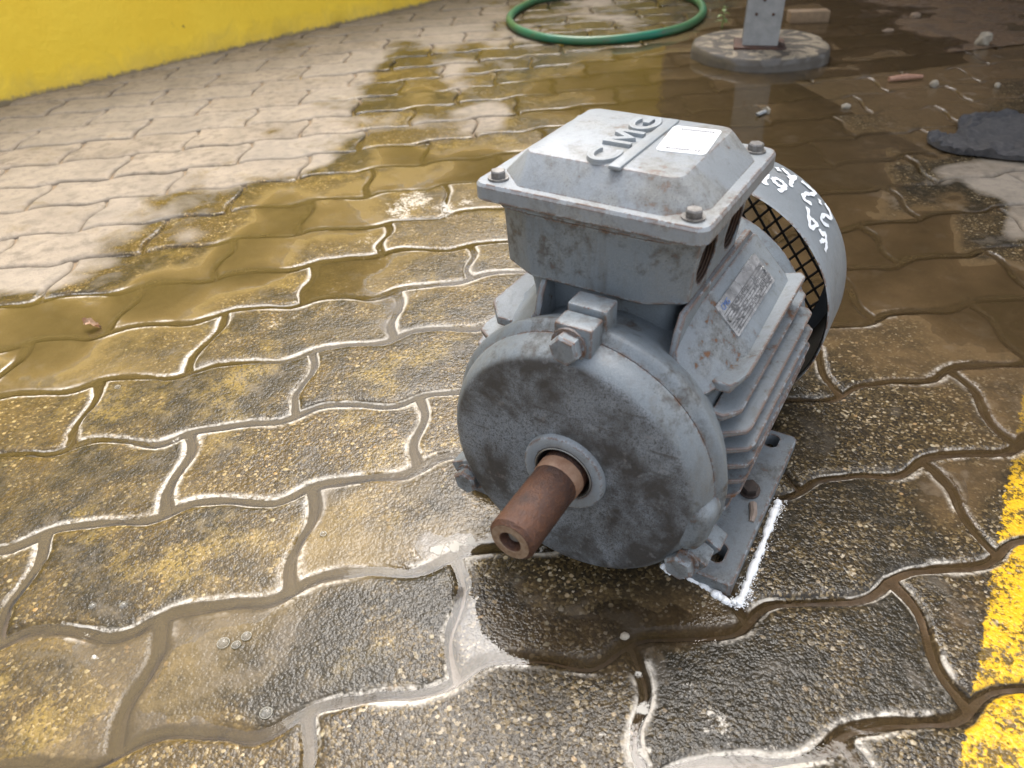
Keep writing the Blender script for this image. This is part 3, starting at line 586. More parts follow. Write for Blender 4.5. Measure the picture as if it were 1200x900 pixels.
# three bolted ears at 120 degrees
for k, a in enumerate((90, -30, 210)):
    Rm = Matrix.Translation((0, 0, 100)) @ Matrix.Rotation(math.radians(a-90), 4, 'X') @ Matrix.Translation((0, 0, -100))
    bm = bmesh.new(); bm_box(bm, -25, -10, -11.5, 11.5, 176, 200, 1.8, Rm); e1 = mo('bolt_ear', bm, P_SHIELD if k else P_BOX, shield)
    bm = bmesh.new(); bm_box(bm, -42, -26.5, -12, 12, 172, 203, 1.6, Rm); mo('frame_lug', bm, P_FRAME, frame)
    bm = bmesh.new(); bm_hex(bm, 9.2, 7, Rm @ Matrix.Translation((-8.5, -1.5, 188)) @ ARX @ Matrix.Rotation(.3+k, 4, 'Z'), 10.6); mo('ear_bolt', bm, P_FOOT if k < 2 else P_FRAME, shield, 25)
# cylindrical boss on the shield rim
bm = bmesh.new(); rings = []
for a in np.linspace(5, -24, 20):
    q = max(0.0, 1-((a+9.5)/14.5)**6); ca, sa = math.cos(math.radians(a)), math.sin(math.radians(a))
    rings.append([(x, r_*ca, 100+r_*sa) for x, r_ in ((-24, 76), (-24, 80+10.6*q), (-14, 80+10.8*q), (-9-5*(1-q), 79+9.8*q), (-5.5-8*(1-q), 78+6.5*q), (-4.5-10*(1-q), 76))])
bm_rings(bm, rings); mo('rim_boss', bm, P_FRAME, shield, 45)
# shaft with centre hole
bm = bmesh.new(); bm_lathe(bm, [(-12, 14.8), (3.5, 15), (7, 14.7), (7.2, 14.4), (57.5, 14.3), (59.8, 12), (59.8, 6.6), (58.4, 5.9), (52, 5.6), (40, 5.4), (40, .5), (-12, .5)], 56)
shaft = mo('shaft', bm, M_RUST)
bm = bmesh.new(); bm_lathe(bm, [(.5, 15.15), (8.2, 14.85), (9.2, 14.36), (.5, 14.2)], 56, closed=True); mo('pale_collar', bm, M_RUSTPALE, shaft)
bm = bmesh.new(); bm_lathe(bm, [(59.95, 11.9), (60.0, 11.4), (60.0, 7.0), (59.2, 6.5), (59.0, 9)], 48, closed=True); mo('end_chamfer', bm, mat_simple('worn_shaft_end', (.20, .12, .07), (.36, .27, .19), .45, 200, metal=.4), shaft)
bm = bmesh.new(); bm_lathe(bm, [(41, .3), (41, 4.4), (55, 4.0), (56, 3.0), (56, .3)], 20); mo('centre_pin', bm, M_STEEL, shaft)
# fan cowl
bm = bmesh.new()
op = [(-229, 101.0), (-228, 101.6), (-229, 102.2), (-240, 102.2), (-290, 101.6), (-300, 100.2), (-307, 96.5), (-310, 91), (-311, 84)]
ip = [(-309.5, 84), (-308, 91), (-305, 95.5), (-299, 98.6), (-290, 100.0), (-240, 100.6)]
bm_lathe(bm, op+ip, 128, closed=True); cowl = mo('fan_cowl', bm, P_COWL, None, 40)
bm = bmesh.new(); bm_lathe(bm, [(-231, 100.4), (-240, 100.3), (-290, 99.6), (-299, 98.2), (-304.5, 95.1), (-304, 94.9), (-298.5, 97.9), (-290, 99.3), (-240, 100.0), (-231, 100.1)], 96, closed=True); mo('cowl_lining', bm, M_BLACK, cowl, 40)
bm = bmesh.new()                                                           # diamond wire grille in the cowl end
for s_ in (1, -1):
    for q in range(-16, 17):
        d_ = q*11.0; 
        if abs(d_) > 84: continue
        hl = math.sqrt(86**2-d_**2); ux, uy = math.cos(s_*math.radians(52)), math.sin(s_*math.radians(52)); nx, ny = -uy, ux
        bm_tube(bm, [(-310.3, nx*d_+ux*t_, 100+ny*d_+uy*t_) for t_ in (-hl, hl)], 1.15, 5)
mo('grille', bm, M_BLACK, cowl)
bm = bmesh.new(); bm_lathe(bm, [(-221, 20), (-221, 76), (-224, 78), (-230, 70), (-234, 24), (-250, 22), (-250, 9), (-262, 9), (-262, 1)], 64); mo('rear_end_shield', bm, M_BLACK)
bm = bmesh.new(); bm_lathe(bm, [(-252, 8), (-252, 22), (-272, 22), (-274, 8)], 40)
for q in range(6):
    Rm = Matrix.Translation((0, 0, 100)) @ Matrix.Rotation(q*PI/3+.2, 4, 'X') @ Matrix.Translation((0, 0, -100)); bm_box(bm, -284, -246, -1.5, 1.5, 118, 156, .4, Rm, 1)
mo('cooling_fan', bm, M_BLACK)
# hand painted marks on the cowl, traced and laid on its curved skin
RM3 = np.array(Euler((-.0025, -.0042, -2.3326), 'XYZ').to_matrix()); T3 = np.array((.4292, -.3863, -.0004)); CL = (RM3.T @ (CAM-T3))/MM
def on_cowl(px, py, r=102.6):
    d = RM3.T @ ray(px, py); o = CL-np.array([0, 0, 100]); a = d[1]**2+d[2]**2; b = 2*(o[1]*d[1]+o[2]*d[2]); c = o[1]**2+o[2]**2-r*r
    dis = max(b*b-4*a*c, 0); t_ = (-b-math.sqrt(dis))/(2*a); p = CL+d*t_
    x = min(p[0], -230); ang = math.atan2(p[2]-100, p[1])
    if x < -290: r = r-(-290-x)*.09
    return Vector((max(x, -304), r*math.cos(ang), 100+r*math.sin(ang)))
STK = [[(262,152),(298,186),(330,215)], [(354,200),(330,228),(318,250),(324,275)], [(300,212),(345,212)], [(226,146),(246,172)], [(170,190),(150,222),(136,250),(170,255)],
 [(200,218),(228,220),(262,240),(282,262),(262,280),(234,262),(210,240),(200,218)], [(285,264),(277,288),(240,303)], [(390,236),(440,275),(484,312),(460,325),(420,318),(398,335),(412,362),(456,387)], [(508,358),(515,388)],
 [(546,383),(575,430),(590,487)], [(588,487),(540,455),(518,480),(532,515),(570,532)], [(430,410),(438,480),(446,540),(458,548),(496,520),(470,496),(442,474)], [(508,552),(522,588),(546,576),(552,630),(556,660),(545,698)], [(512,640),(535,625),(556,640)]]
bm = bmesh.new()
for st in STK:
    pts = []
    for (ax, ay), (bx_, by_) in zip(st, st[1:]):
        for q in np.linspace(0, 1, 5, endpoint=False): pts.append((ax+(bx_-ax)*q, ay+(by_-ay)*q))
    pts.append(st[-1]); sm = [pts[0]]+[((pts[i-1][0]+2*pts[i][0]+pts[i+1][0])/4, (pts[i-1][1]+2*pts[i][1]+pts[i+1][1])/4) for i in range(1, len(pts)-1)]+[pts[-1]]
    C3 = [on_cowl(870+a/5.623, 170+b/5.623) for a, b in sm]; rad = [1.75+.45*math.sin(i*1.3+len(st)) for i in range(len(C3))]
    L_, R_ = [], []
    for i, p in enumerate(C3):
        d_ = (C3[min(i+1, len(C3)-1)]-C3[max(i-1, 0)]); nn = Vector((0, p.y, p.z-100)).normalized(); s_ = d_.cross(nn)
        s_ = s_.normalized() if s_.length > 1e-6 else Vector((1, 0, 0)); L_.append(bm.verts.new(p+s_*rad[i])); R_.append(bm.verts.new(p-s_*rad[i]))
    for i in range(len(C3)-1): bm.faces.new((L_[i], L_[i+1], R_[i+1], R_[i]))
o = mo('painted_marks', bm, M_WPAINT, cowl, 60); o['label'] = 'white hand painted numbers and letters on the cowl'
# terminal box
bm = bmesh.new()
bm_rings(bm, [octa(-163, -57, -72, 41, 194, 21, 2.5, 11), octa(-164.5, -55, -74, 43, 196, 22, 2.5, 12), octa(-166, -54, -77, 46.5, 235, 23, 2.5, 13), octa(-171, -51.5, -83, 51, 237, 16, 2.5), octa(-171, -51.5, -83, 51, 239.6, 16, 2.5)])
box = mo('terminal_box', bm, P_BOX, None, 30)
cut = []
for hx in (-86, -134):
    b2 = bmesh.new(); bm_rings(b2, [[(hx+15.2*math.cos(a), y, 216+15.2*math.sin(a)) for a in np.linspace(0, 2*PI, 32, endpoint=False)] for y in (24, 60)]); cut.append(mo('cut', b2, M_BLACK, None, 0))
boolean(box, cut); smooth(box.data, 30)
for hx in (-86, -134):
    bm = bmesh.new(); rings = []
    for q in range(22):
        rr = 15.1 if q % 2 else 14.0; y0_ = 44.2-q*.85
        rings.append([(hx+rr*math.cos(a), y0_+.075*rr*math.sin(a), 216+rr*math.sin(a)) for a in np.linspace(0, 2*PI, 32, endpoint=False)])
    bm_rings(bm, rings, False, True); mo('cable_entry', bm, mat_simple('dark_thread', (.04, .028, .02), (.11, .065, .042), .45, metal=.3), box, 20)
# lid: flange with rounded corners, raised dome with cut corners
bm = bmesh.new()
bm_rings(bm, [rrect(-175, -49, -84, 53, 240, 7), rrect(-176.5, -47.6, -85.5, 54.3, 241.2, 8), rrect(-176.5, -47.6, -85.5, 54.3, 248.6, 8), rrect(-175.4, -48.8, -84.3, 53.1, 250.4, 7)])
lid = mo('box_lid', bm, P_LID, box, 30)
bm = bmesh.new()
bm_rings(bm, [octa(-170, -53.5, -78, 47.5, 249.5, 19), octa(-169, -54.5, -77, 46.5, 251.2, 19), octa(-157, -66.5, -63.5, 32.5, 264.2, 5, 3), octa(-155.8, -67.8, -62.2, 31, 265.6, 4.5, 3), octa(-154, -69.5, -60.5, 29.2, 266.1, 4, 3)])
dome = mo('lid_dome', bm, P_LID, lid, 24)
for hx, hy in ((-59, -74), (-59, 42.5), (-165.5, 42.5), (-165.5, -74)):
    bm = bmesh.new(); bm_hex(bm, 4.7, 4.0, Matrix.Translation((hx, hy, 251.6)) @ Matrix.Rotation(random.random(), 4, 'Z'), 6.2); mo('lid_bolt', bm, M_LBOLT, lid, 25)
# raised lettering and underline bar cast on the dome
bm = bmesh.new(); bm_box(bm, -151, -64.5, -8.6, -1.5, 265.2, 267.6, .9); mo('raised_bar', bm, P_CAST, dome)
def ribbon(bm, pts, w_, z0, z1, X, Y):
    P2 = [Vector(p) for p in pts]; n_ = len(P2); Ls, Rs = [], []
    for k, p in enumerate(P2):
        d0 = (p-P2[k-1]).normalized() if k else (P2[1]-p).normalized(); d1 = (P2[k+1]-p).normalized() if k < n_-1 else d0
        m_ = (Vector((-d0.y, d0.x))+Vector((-d1.y, d1.x))).normalized(); q = w_/2/max(.45, m_.dot(Vector((-d0.y, d0.x)))); Ls.append(p+m_*q); Rs.append(p-m_*q)
    ring = lambda a, b: [(X+(-1)*a.x, Y-a.y, z0), (X-b.x, Y-b.y, z0), (X-b.x+.35*(b.x-a.x)*.25, Y-b.y+.35*(b.y-a.y)*.25, z1), (X-a.x-.35*(b.x-a.x)*.25, Y-a.y-.35*(b.y-a.y)*.25, z1)]
    bm_rings(bm, [ring(a, b) for a, b in zip(Ls, Rs)])
arc = lambda a0, a1, rx, ry, cx_, cy_, n_=18: [(cx_+rx*math.cos(math.radians(a)), cy_+ry*math.sin(math.radians(a))) for a in np.linspace(a0, a1, n_)]
for nm, strokes in (('C', [arc(55, 305, 11.0, 7.2, 12.5, 9)]), ('M', [[(30.5, 1.6), (30.5, 16.4), (33.5, 16.4), (40, 6.5), (46.5, 16.4), (49.5, 16.4), (49.5, 1.6)]]), ('G', [arc(55, 322, 11.0, 7.2, 68, 9), [(68, 8.6), (77.2, 8.6), (77.2, 2.6)]])):
    bm = bmesh.new()
    for q, st in enumerate(strokes): ribbon(bm, st, 4.4, 265.4, 268.3-.12*q, -67.5, -8.4)
    mo('raised_letter', bm, P_CAST, dome, 40)
# white sticker with print (its square code is left out)
M_STK = mat_simple('sticker_white', (.56, .57, .575), (.62, .63, .635), .45, 30, bs=.1); M_INK = mat_simple('black_ink', (.02, .02, .022), (.035, .035, .04), .5)
bm = bmesh.new(); sk = rrect(-146.5, -100.5, 0, 0, 0, .1); c4 = [(-99.3, 3.8), (-103.5, 31.0), (-146.2, 26.5), (-142.5, -1.8)]
def lerp4(u, v, z): 
    a = Vector(c4[0]).lerp(Vector(c4[1]), u); b = Vector(c4[3]).lerp(Vector(c4[2]), u); p = a.lerp(b, v); return (p.x, p.y, z)
rr = [(x, y) for x, y, _ in rrect(0, 1, 0, 1, 0, .09, 6)]
bm_rings(bm, [[lerp4(u, v, 265.9) for u, v in rr], [lerp4(u, v, 266.5) for u, v in rr]]); stk = mo('paper_sticker', bm, M_STK, dome, 20); stk['label'] = 'white rounded paper sticker with black print'
bm = bmesh.new()
for v0, v1, u, n_ in ((.84, .91, .2, 30), (.08, .15, .18, 17)):
    while n_ > 0 and u < .86:
        wd = random.uniform(.018, .036); bm.faces.new([bm.verts.new(lerp4(a, b, 266.62)) for a, b in ((u, v0), (u+wd, v0), (u+wd, v1), (u, v1))]); u += wd+random.uniform(.018, .03); n_ -= 1
mo('sticker_print', bm, M_INK, stk, 0)['kind'] = 'stuff'
# metal nameplate on the right shoulder
def onplate(x, t_, r): a = math.sqrt(.5); return (x, a*r-a*t_, 100+a*r+a*t_)
t = T('nameplate_metal'); co_ = t.obj(); M_PLATE = t.P(Base_Color=t.mix(t.mr(t.noise(co_, 90, 4), .4, .6), (.30, .30, .30), (.5, .5, .5)), Metallic=.55, Roughness=t.mr(t.noise(co_, 60, 4), .3, .7, .18, .36), Normal=t.bump(t.noise(co_, 150, 3), .0006, .4))
bm = bmesh.new(); bm_rings(bm, [[onplate(x, y, r_) for x, y, _ in rrect(-167, -90, -.5, 22.5, 0, 1.5, 3)] for r_ in (95.6, 97.0)]); npl = mo('nameplate', bm, M_PLATE, frame, 20)
bm = bmesh.new()
def strip(x0, x1, t0, t1, r_=97.15): bm.faces.new([bm.verts.new(onplate(a, b, r_)) for a, b in ((x0, t0), (x1, t0), (x1, t1), (x0, t1))])
for q in range(8): strip(-165, -92, 1.2+q*1.95, 1.62+q*1.95)
for q in range(7):
    x = -164
    while x < -96:
        l_ = random.uniform(1.5, 5); 
        if random.random() < .42: strip(x, x+l_, 2.0+q*1.95, 2.6+q*1.95)
        x += l_+random.uniform(.6, 2.5)
mo('nameplate_print', bm, mat_simple('etched_grey', (.025, .025, .027), (.05, .05, .052), .5), npl, 0)['kind'] = 'stuff'
me = text_mesh('CMG', 5, .02, 'nameplate_letters'); co = np.zeros(len(me.vertices)*3); me.vertices.foreach_get('co', co); co = co.reshape(-1, 3); co[:, 0] -= co[:, 0].min()
nc = np.array([onplate(-94.5-a*1.1, 16.6+b*1.1, 97.25+c) for a, b, c in co])*MM; me.vertices.foreach_set('co', nc.ravel()); me.update(); obj('nameplate_letters', me, mat_simple('blue_print', (.05, .12, .32), (.07, .16, .4), .45), npl, 0)
for x in (-93.5, -163.5):
    bm = bmesh.new(); bm_hex(bm, 1.7, 1.2, Matrix.Translation(onplate(x, 11, 97)) @ Matrix.Rotation(-PI/4, 4, 'X')); mo('rivet', bm, M_STEEL, npl, 20)

# ================================================================== CANOPY, PLINTH
M_GALV = mat_simple('grey_post_paint', (.20, .20, .19), (.27, .265, .25), .6, 40); M_ROOF = mat_simple('roof_sheet', (.09, .085, .08), (.12, .11, .10), .7, 10)
M_CONC = None
def mat_plinth():
    t = T('plinth_concrete'); pos = t.pos(); n1 = t.noise(pos, 18, 5, .65, .6); n2 = t.noise(pos, 120, 4, .6)
    z = t.n('SeparateXYZ', {0: pos}).outputs[2]
    c = t.mix(t.mr(n2, .35, .65), (.20, .16, .105), (.27, .22, .15)); wetm = t.mr(n1, .44, .52)
    c = t.mix(t.math('MAXIMUM', wetm, t.mr(z, .0295, .027)), c, (.075, .062, .047)); c = t.mix(t.mr(n1, .58, .66, 0, .8), c, (.05, .043, .036))
    return t.P(Base_Color=c, Roughness=.75, Coat_Weight=t.math('MULTIPLY', wetm, .6), Coat_Roughness=.2, Normal=t.bump(n2, .002, .5))
bm = bmesh.new(); cx, cy = 1.338, 1.035; rings = []
for z, r_ in ((-.01, .166), (.014, .165), (.026, .163), (.030, .159), (.032, .12)):
    rings.append([(cx+(r_+.003*math.sin(5*a)+.002*math.sin(13*a+1))*math.cos(a), cy+(r_+.003*math.sin(5*a))*math.sin(a), z+.0015*math.sin(3*a)) for a in np.linspace(0, 2*PI, 72, endpoint=False)])
bm_rings(bm, rings); tag(obj('concrete_plinth', bm_mesh(bm), mat_plinth(), None, 40), 'round low concrete plinth under the grey canopy post', 'plinth')
pb = gr(894, 55, .032); can = empty('canopy', (pb[0], pb[1]+.02, .031), -.45)
tag(can, 'grey steel canopy post standing on the round concrete plinth, roof overhead', 'canopy')
bm = bmesh.new(); w_ = .041
sec = [(-w_, -.03), (w_, -.03), (w_, -.024), (.006, -.022), (.006, .022), (w_, .024), (w_, .03), (-w_, .03), (-w_, .024), (-.006, .022), (-.006, -.022), (-w_, -.024)]
rings = [[(x, y, z) for x, y in sec] for z in (0, .05, .6, 1.4, 2.28)]; bm_rings(bm, rings); po = obj('post', bm_mesh(bm), M_GALV, can, 20)
for hx, hz in ((-.018, .075), (.02, .075), (-.004, .105), (.022, .16), (-.02, .15)):
    bm = bmesh.new(); bm_hex(bm, .0035, .002, Matrix.Translation((hx, -.0302, hz)) @ Matrix.Rotation(PI/2, 4, 'X')); obj('stud', bm_mesh(bm), M_RUST, po, 20)
bm = bmesh.new(); bm_box(bm, -.06, .06, -.05, .05, -.001, .007, .002); obj('base_plate', bm_mesh(bm), M_RUST, can, 20)
bm = bmesh.new()
# corrugated roof sheet
xs = np.linspace(-.35, 5.2, 220); top = [[(x, y, 2.34+.05*y*.3+.012*math.sin(x*2*PI/.076*.5)) for x in xs] for y in (-.45, 5.5)]
va = [[bm.verts.new(p) for p in r_] for r_ in top]; vb = [[bm.verts.new((p[0], p[1], p[2]+.004)) for p in r_] for r_ in top]
for i in range(len(xs)-1):
    bm.faces.new((va[0][i], va[1][i], va[1][i+1], va[0][i+1])); bm.faces.new((vb[0][i], vb[0][i+1], vb[1][i+1], vb[1][i]))
obj('roof', bm_mesh(bm), M_ROOF, can, 40)
for y0_, nm in ((-.04, 'beam'), (2.6, 'beam'), (5.3, 'beam')):
    bm = bmesh.new(); bm_box(bm, -.3, 5.1, y0_-.03, y0_+.05, 2.24+.015*y0_, 2.32+.015*y0_, .004); obj(nm, bm_mesh(bm), M_GALV, can, 30)

# ================================================================== HOSE
def catmull(P, n=8):
    P = [Vector(p) for p in P]; P = [P[0]*2-P[1]]+P+[P[-1]*2-P[-2]]; out = []
    for i in range(1, len(P)-2):
        for q in range(n):
            t_ = q/n; a, b, c, d_ = P[i-1:i+3]; out.append(.5*((2*b)+(c-a)*t_+(2*a-5*b+4*c-d_)*t_*t_+(3*b-a-3*c+d_)*t_**3))
    out.append(P[-2]); return out
HP = [(700, -6), (640, -2), (610, 9), (597, 22), (606, 34), (632, 43), (662, 47), (692, 48), (730, 45.5), (768, 40), (800, 32), (818, 22), (824, 12), (818, 2), (800, -8)]
hp = [(*gr(a, b, .011)[:2], .0115) for a, b in HP]; hp += [(1.62, 2.15, .0115), (1.75, 2.05, .012), (1.72, 1.93, .0125), (1.55, 1.86, .034), (1.35, 1.84, .034), (1.15, 1.93, .0125), (1.0, 2.15, .0115), (.7, 2.5, .0115)]
t = T('green_hose_plastic'); pz = t.pos(); nh = t.noise(pz, 4, 3); M_HOSE = t.P(Base_Color=t.mix(t.mr(t.noise(pz, 38, 4, .6), .56, .7, 0, .75), t.mix(t.mr(nh, .4, .6), (.012, .16, .10), (.05, .14, .06)), (.11, .085, .045)), Roughness=.38, Normal=t.bump(t.noise(pz, 200, 2), .0008, .3))
bm = bmesh.new(); bm_tube(bm, catmull(hp), .0112, 10); tag(obj('garden_hose', bm_mesh(bm), M_HOSE, None, 60), 'green garden hose lying in a loop on the paving', 'hose')

# ================================================================== SMALL THINGS
def lump(name, px, py, sx, sy, sz, mat, label, cat, seed, group=None, rz=0.0, sharp=0.25, lift=0.0):
    bm = bmesh.new(); bmesh.ops.create_icosphere(bm, subdivisions=3, radius=1.0); rg = np.random.default_rng(seed); off_ = rg.uniform(0, 50, 3)
    from mathutils import noise as mn
    for v in bm.verts:
        d_ = 1+sharp*mn.noise(v.co*1.3+Vector(off_))+sharp*.4*mn.noise(v.co*3.5+Vector(off_)); v.co = Vector((v.co.x*d_*sx, v.co.y*d_*sy, max(v.co.z*d_, -.75)*sz))
    p = gr(px, py); o = obj(name, bm_mesh(bm), mat, None, 50); o.location = (p[0], p[1], sz*.6+lift); o.rotation_euler = (0, 0, rz); return tag(o, label, cat, group)
M_STONE = mat_simple('pale_stone', (.22, .185, .135), (.32, .28, .215), .75, 90); M_STONE2 = mat_simple('brown_stone', (.16, .11, .07), (.25, .18, .12), .7, 90)
lump('stone', 1152, 53, .018, .015, .02, M_STONE, 'pale pointed stone on shaded mud under the canopy', 'stone', 1, sharp=.6)
lump('stone', 1094, 101, .010, .008, .008, M_STONE, 'small round whitish pebble on brown mud beyond the black flap', 'stone', 2)
lump('stone', 1152, 184, .0095, .008, .008, M_STONE, 'whitish pebble lying against the black rubber flap', 'stone', 3, lift=.004)
lump('stone', 1168, 102, .012, .006, .006, M_STONE, 'elongated cream stone chip on brown mud beyond the black flap', 'stone', 4, rz=.8)
lump('stone', 991, 127, .010, .007, .006, M_STONE, 'pale shell-like chip on wet mud between motor and plinth', 'stone', 5)
lump('stone', 1072, 21, .016, .011, .009, M_STONE2, 'brown stone in the shade beside the timber offcut', 'stone', 6)
lump('stone', 732, 747, .0036, .003, .0025, M_STONE, 'tiny cream pebble in the puddle before the motor', 'stone', 7)
lump('stone', 1040, 38, .02, .008, .006, M_STONE2, 'flat brown stone sliver in the canopy shade', 'stone', 8, rz=.3)
# scrap of brick-pink stick
bm = bmesh.new(); a, b = gr(1041, 96), gr(1080, 93); bm_tube(bm, [(*a[:2], .006), (*((a+b)/2)[:2], .008), (*b[:2], .006)], [.005, .0065, .004], 7); tag(obj('stick', bm_mesh(bm), mat_simple('pink_wood', (.30, .15, .09), (.42, .24, .16), .7), None, 40), 'short pinkish wood stick on the brown mud', 'stick')
# dropped screw
r0 = empty('dropped_screw', (*gr(895, 135)[:2], .006), .5); tag(r0, 'small pale hex screw dropped on wet brown paving', 'screw')
bm = bmesh.new(); bm_tube(bm, [(x, 0, (.0006 if i % 2 else 0)) for i, x in enumerate(np.linspace(-.024, .004, 15))], [(.0042 if i % 2 else .0036) for i in range(15)], 8); obj('shank', bm_mesh(bm), M_STEEL, r0, 30)
bm = bmesh.new(); bm_hex(bm, .0085, .007, Matrix.Translation((.004, 0, .001)) @ ARX); obj('head', bm_mesh(bm), M_STONE, r0, 25)
# dead leaf
lv = gr(110, 384); bm = bmesh.new(); n_ = 9
L_ = [[None]*5 for _ in range(n_)]
for i in range(n_):
    u = i/(n_-1); wd = .0055*math.sin(PI*min(1, u*1.05+.02))**.7*(1+.35*math.sin(u*19))
    for k in range(5):
        q = (k-2)/2; L_[i][k] = bm.verts.new(((u-.5)*.022, q*wd, .004+.004*abs(q)**1.5+.004*math.sin(u*5+q)))
for i in range(n_-1):
    for k in range(4): bm.faces.new((L_[i][k], L_[i+1][k], L_[i+1][k+1], L_[i][k+1]))
r_ = bmesh.ops.solidify(bm, geom=bm.faces[:], thickness=.0006)
o = obj('dead_leaf', bm_mesh(bm), mat_simple('dry_leaf', (.40, .25, .15), (.55, .38, .26), .7, 200), None, 50); o.location = (lv[0], lv[1], .0015); o.rotation_euler = (.3, .15, -.35)
tag(o, 'curled dry pinkish-brown leaf on the wet ochre pavers', 'leaf')
# black rubber flap
poly = [(1086, 170), (1085, 163), (1094, 159), (1108, 165), (1122, 161), (1121, 147), (1138, 140), (1170, 139), (1210, 141), (1214, 192), (1180, 190), (1148, 186), (1118, 183), (1100, 178)]
bm = bmesh.new(); vsx = [bm.verts.new((*gr(a, b)[:2], .004)) for a, b in poly]; f = bm.faces.new(vsx); r_ = bmesh.ops.extrude_face_region(bm, geom=[f])
for v in r_['geom']:
    if isinstance(v, bmesh.types.BMVert): v.co.z += .006
bmesh.ops.triangulate(bm, faces=[f_ for f_ in bm.faces if len(f_.verts) > 4]); bmesh.ops.subdivide_edges(bm, edges=bm.edges[:], cuts=6, use_grid_fill=True)
for v in bm.verts:
    if v.co.z > .006: v.co.z += .016*abs(float(fbm(np.array([v.co.x*38]), np.array([v.co.y*38]), 71)[0]))+.006*float(fbm(np.array([v.co.x*120]), np.array([v.co.y*120]), 72)[0])
me = bm_mesh(bm); tag(obj('rubber_flap', me, mat_simple('black_rubber', (.022, .022, .024), (.075, .07, .068), .7, 90, .004, 1.0), None, 40), 'torn black rubber flap lying on the mud by the dry patch', 'rubber flap')
# timber offcut and weed behind the plinth
p = gr(950, 27); bm = bmesh.new(); bm_box(bm, -.055, .055, -.02, .02, 0, .03, .002, Matrix.Translation((p[0], p[1]+.02, 0)) @ Matrix.Rotation(-.25, 4, 'Z'))
tag(obj('timber_offcut', bm_mesh(bm), mat_simple('old_timber', (.15, .10, .055), (.24, .16, .09), .75, 40), None, 30), 'short brown timber offcut lying behind the canopy post', 'timber')
p = gr(846, 32); root = empty('weed', (p[0], p[1], 0)); tag(root, 'small green weed sprouting beside the round concrete plinth', 'weed'); M_LEAF = mat_simple('weed_leaf', (.07, .13, .02), (.14, .22, .04), .5, 60)
bm = bmesh.new(); bm_tube(bm, [(0, 0, 0), (.003, .002, .03), (0, .004, .055)], [.002, .0016, .001], 6); obj('stem', bm_mesh(bm), M_LEAF, root, 40)
for i in range(9):
    a = i*2.4; z = .012+i*.005; l_ = .024-.0012*i; bm = bmesh.new(); pr = []
    for u in np.linspace(0, 1, 5):
        wd = .006*math.sin(PI*(.1+.85*u)); c_ = Vector((math.cos(a)*l_*u, math.sin(a)*l_*u, z+.008*u-.012*u*u)); sd = Vector((-math.sin(a), math.cos(a), 0)); pr.append((bm.verts.new(c_+sd*wd), bm.verts.new(c_-Vector((0, 0, .001))), bm.verts.new(c_-sd*wd)))
    for u, v in zip(pr, pr[1:]):
        for k in range(2): bm.faces.new((u[k], v[k], v[k+1], u[k+1]))
    obj('leaf', bm_mesh(bm), M_LEAF, root, 60)
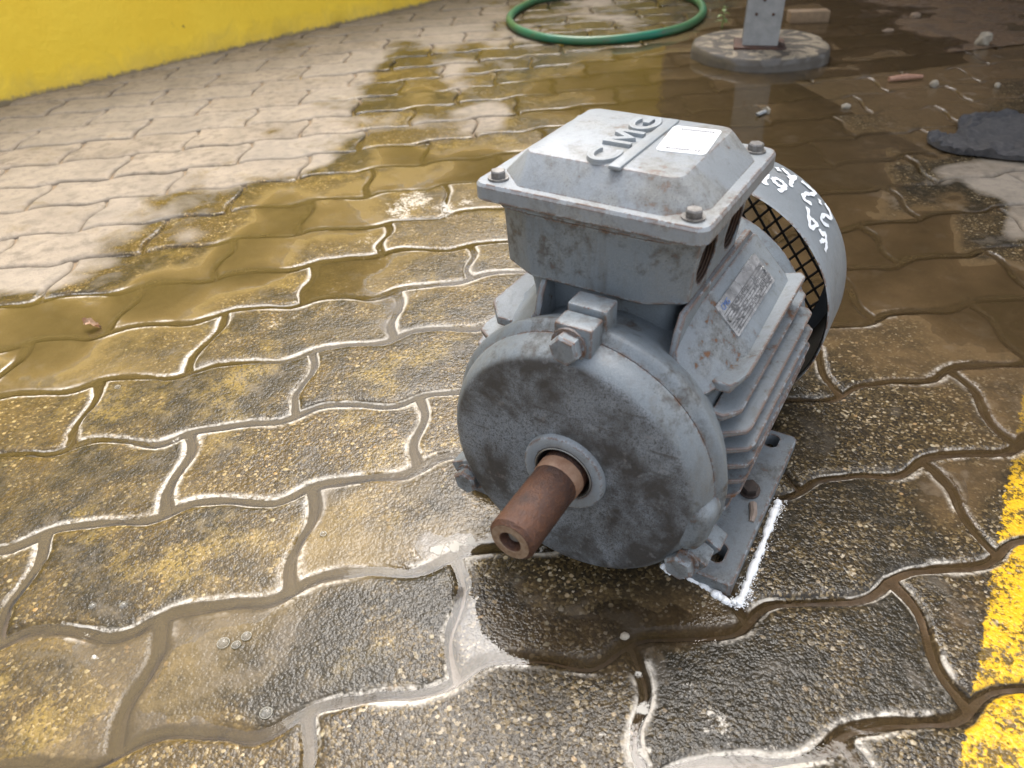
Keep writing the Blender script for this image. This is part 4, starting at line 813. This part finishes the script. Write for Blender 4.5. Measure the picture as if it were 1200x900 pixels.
# soap bubbles afloat on the muddy water
t = T('soap_bubble_film'); M_BUB = t.P(Base_Color=(.5, .48, .42), Roughness=.05, Alpha=.22, Coat_Weight=1.0); t = T('soap_bubble_rim'); M_RIM = t.P(Base_Color=(.3, .28, .22), Roughness=.3)
BUBL = ['small pale soap bubble on the muddy paver, beside a slightly bigger one', 'ring-like soap bubble beside a smaller bubble on the muddy paver', 'biggest soap bubble of a cluster of three on brown water', 'smallest soap bubble of the cluster of three', 'third soap bubble of the cluster, farthest from the joint', 'lone pale bubble at the edge of a water-filled joint', 'tiny lone soap bubble on the muddy film behind the shaft end', 'tiny lone soap bubble on the ochre paver beside the wet joint']
for i, (a, b, r_) in enumerate(((109, 711, .0032), (145, 710, .0036), (262, 754, .0045), (277, 756, .0032), (289, 746, .0036), (312, 836, .0042), (379, 626, .0026), (138, 454, .003))):
    bm = bmesh.new(); rings = [[(r_*math.cos(q)*math.cos(u), r_*math.cos(q)*math.sin(u), r_*.75*math.sin(q)) for u in np.linspace(0, 2*PI, 18, endpoint=False)] for q in np.linspace(-.1, 1.45, 7)]
    bm_rings(bm, rings, False, True); p = gr(a, b); o = empty('soap_bubble', (p[0], p[1], .0006)); obj('film', bm_mesh(bm), M_BUB, o, 60)
    bm = bmesh.new(); bm_tube(bm, [(r_*math.cos(u), r_*math.sin(u), .0001) for u in np.linspace(0, 2*PI, 25)], .0003, 6); obj('rim', bm_mesh(bm), M_RIM, o, 60); tag(o, BUBL[i], 'bubble', 'soap bubbles on the muddy water')
# white soap foam clinging round the right foot of the motor
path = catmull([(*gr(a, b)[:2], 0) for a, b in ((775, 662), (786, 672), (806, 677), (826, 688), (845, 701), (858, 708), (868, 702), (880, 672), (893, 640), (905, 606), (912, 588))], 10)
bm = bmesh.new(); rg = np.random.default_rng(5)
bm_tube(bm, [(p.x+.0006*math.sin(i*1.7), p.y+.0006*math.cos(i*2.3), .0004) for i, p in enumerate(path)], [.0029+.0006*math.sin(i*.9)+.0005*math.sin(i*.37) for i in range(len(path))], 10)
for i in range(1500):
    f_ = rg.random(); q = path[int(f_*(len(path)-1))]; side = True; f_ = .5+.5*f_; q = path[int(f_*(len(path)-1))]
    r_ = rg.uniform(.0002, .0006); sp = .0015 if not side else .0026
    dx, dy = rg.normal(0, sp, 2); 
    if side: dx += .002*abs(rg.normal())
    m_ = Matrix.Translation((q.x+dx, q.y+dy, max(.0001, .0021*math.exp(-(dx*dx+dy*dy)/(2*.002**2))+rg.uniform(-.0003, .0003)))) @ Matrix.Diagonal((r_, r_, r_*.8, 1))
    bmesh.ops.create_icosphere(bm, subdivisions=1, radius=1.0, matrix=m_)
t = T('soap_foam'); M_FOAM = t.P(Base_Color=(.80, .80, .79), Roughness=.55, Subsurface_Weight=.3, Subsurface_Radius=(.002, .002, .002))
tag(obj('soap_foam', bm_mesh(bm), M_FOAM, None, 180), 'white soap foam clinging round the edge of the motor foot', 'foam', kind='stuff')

# workshop wall at the back of the canopy (beyond the frame; it darkens the reflections on the mud)
t = T('workshop_wall_render'); n = t.noise(t.pos(), 2.5, 6, .6); M_WS = t.P(Base_Color=t.mix(t.mr(n, .35, .65), (.12, .085, .055), (.19, .145, .10)), Roughness=.85)
bm = bmesh.new(); bm_box(bm, 1.0, 7.2, 5.6, 5.8, -.02, 2.9, .01); bm_box(bm, 7.2, 7.4, .9, 5.8, -.02, 2.9, .01)
tag(obj('workshop_wall', bm_mesh(bm), M_WS, None, 30), 'dull brown workshop wall behind the canopy', 'wall')
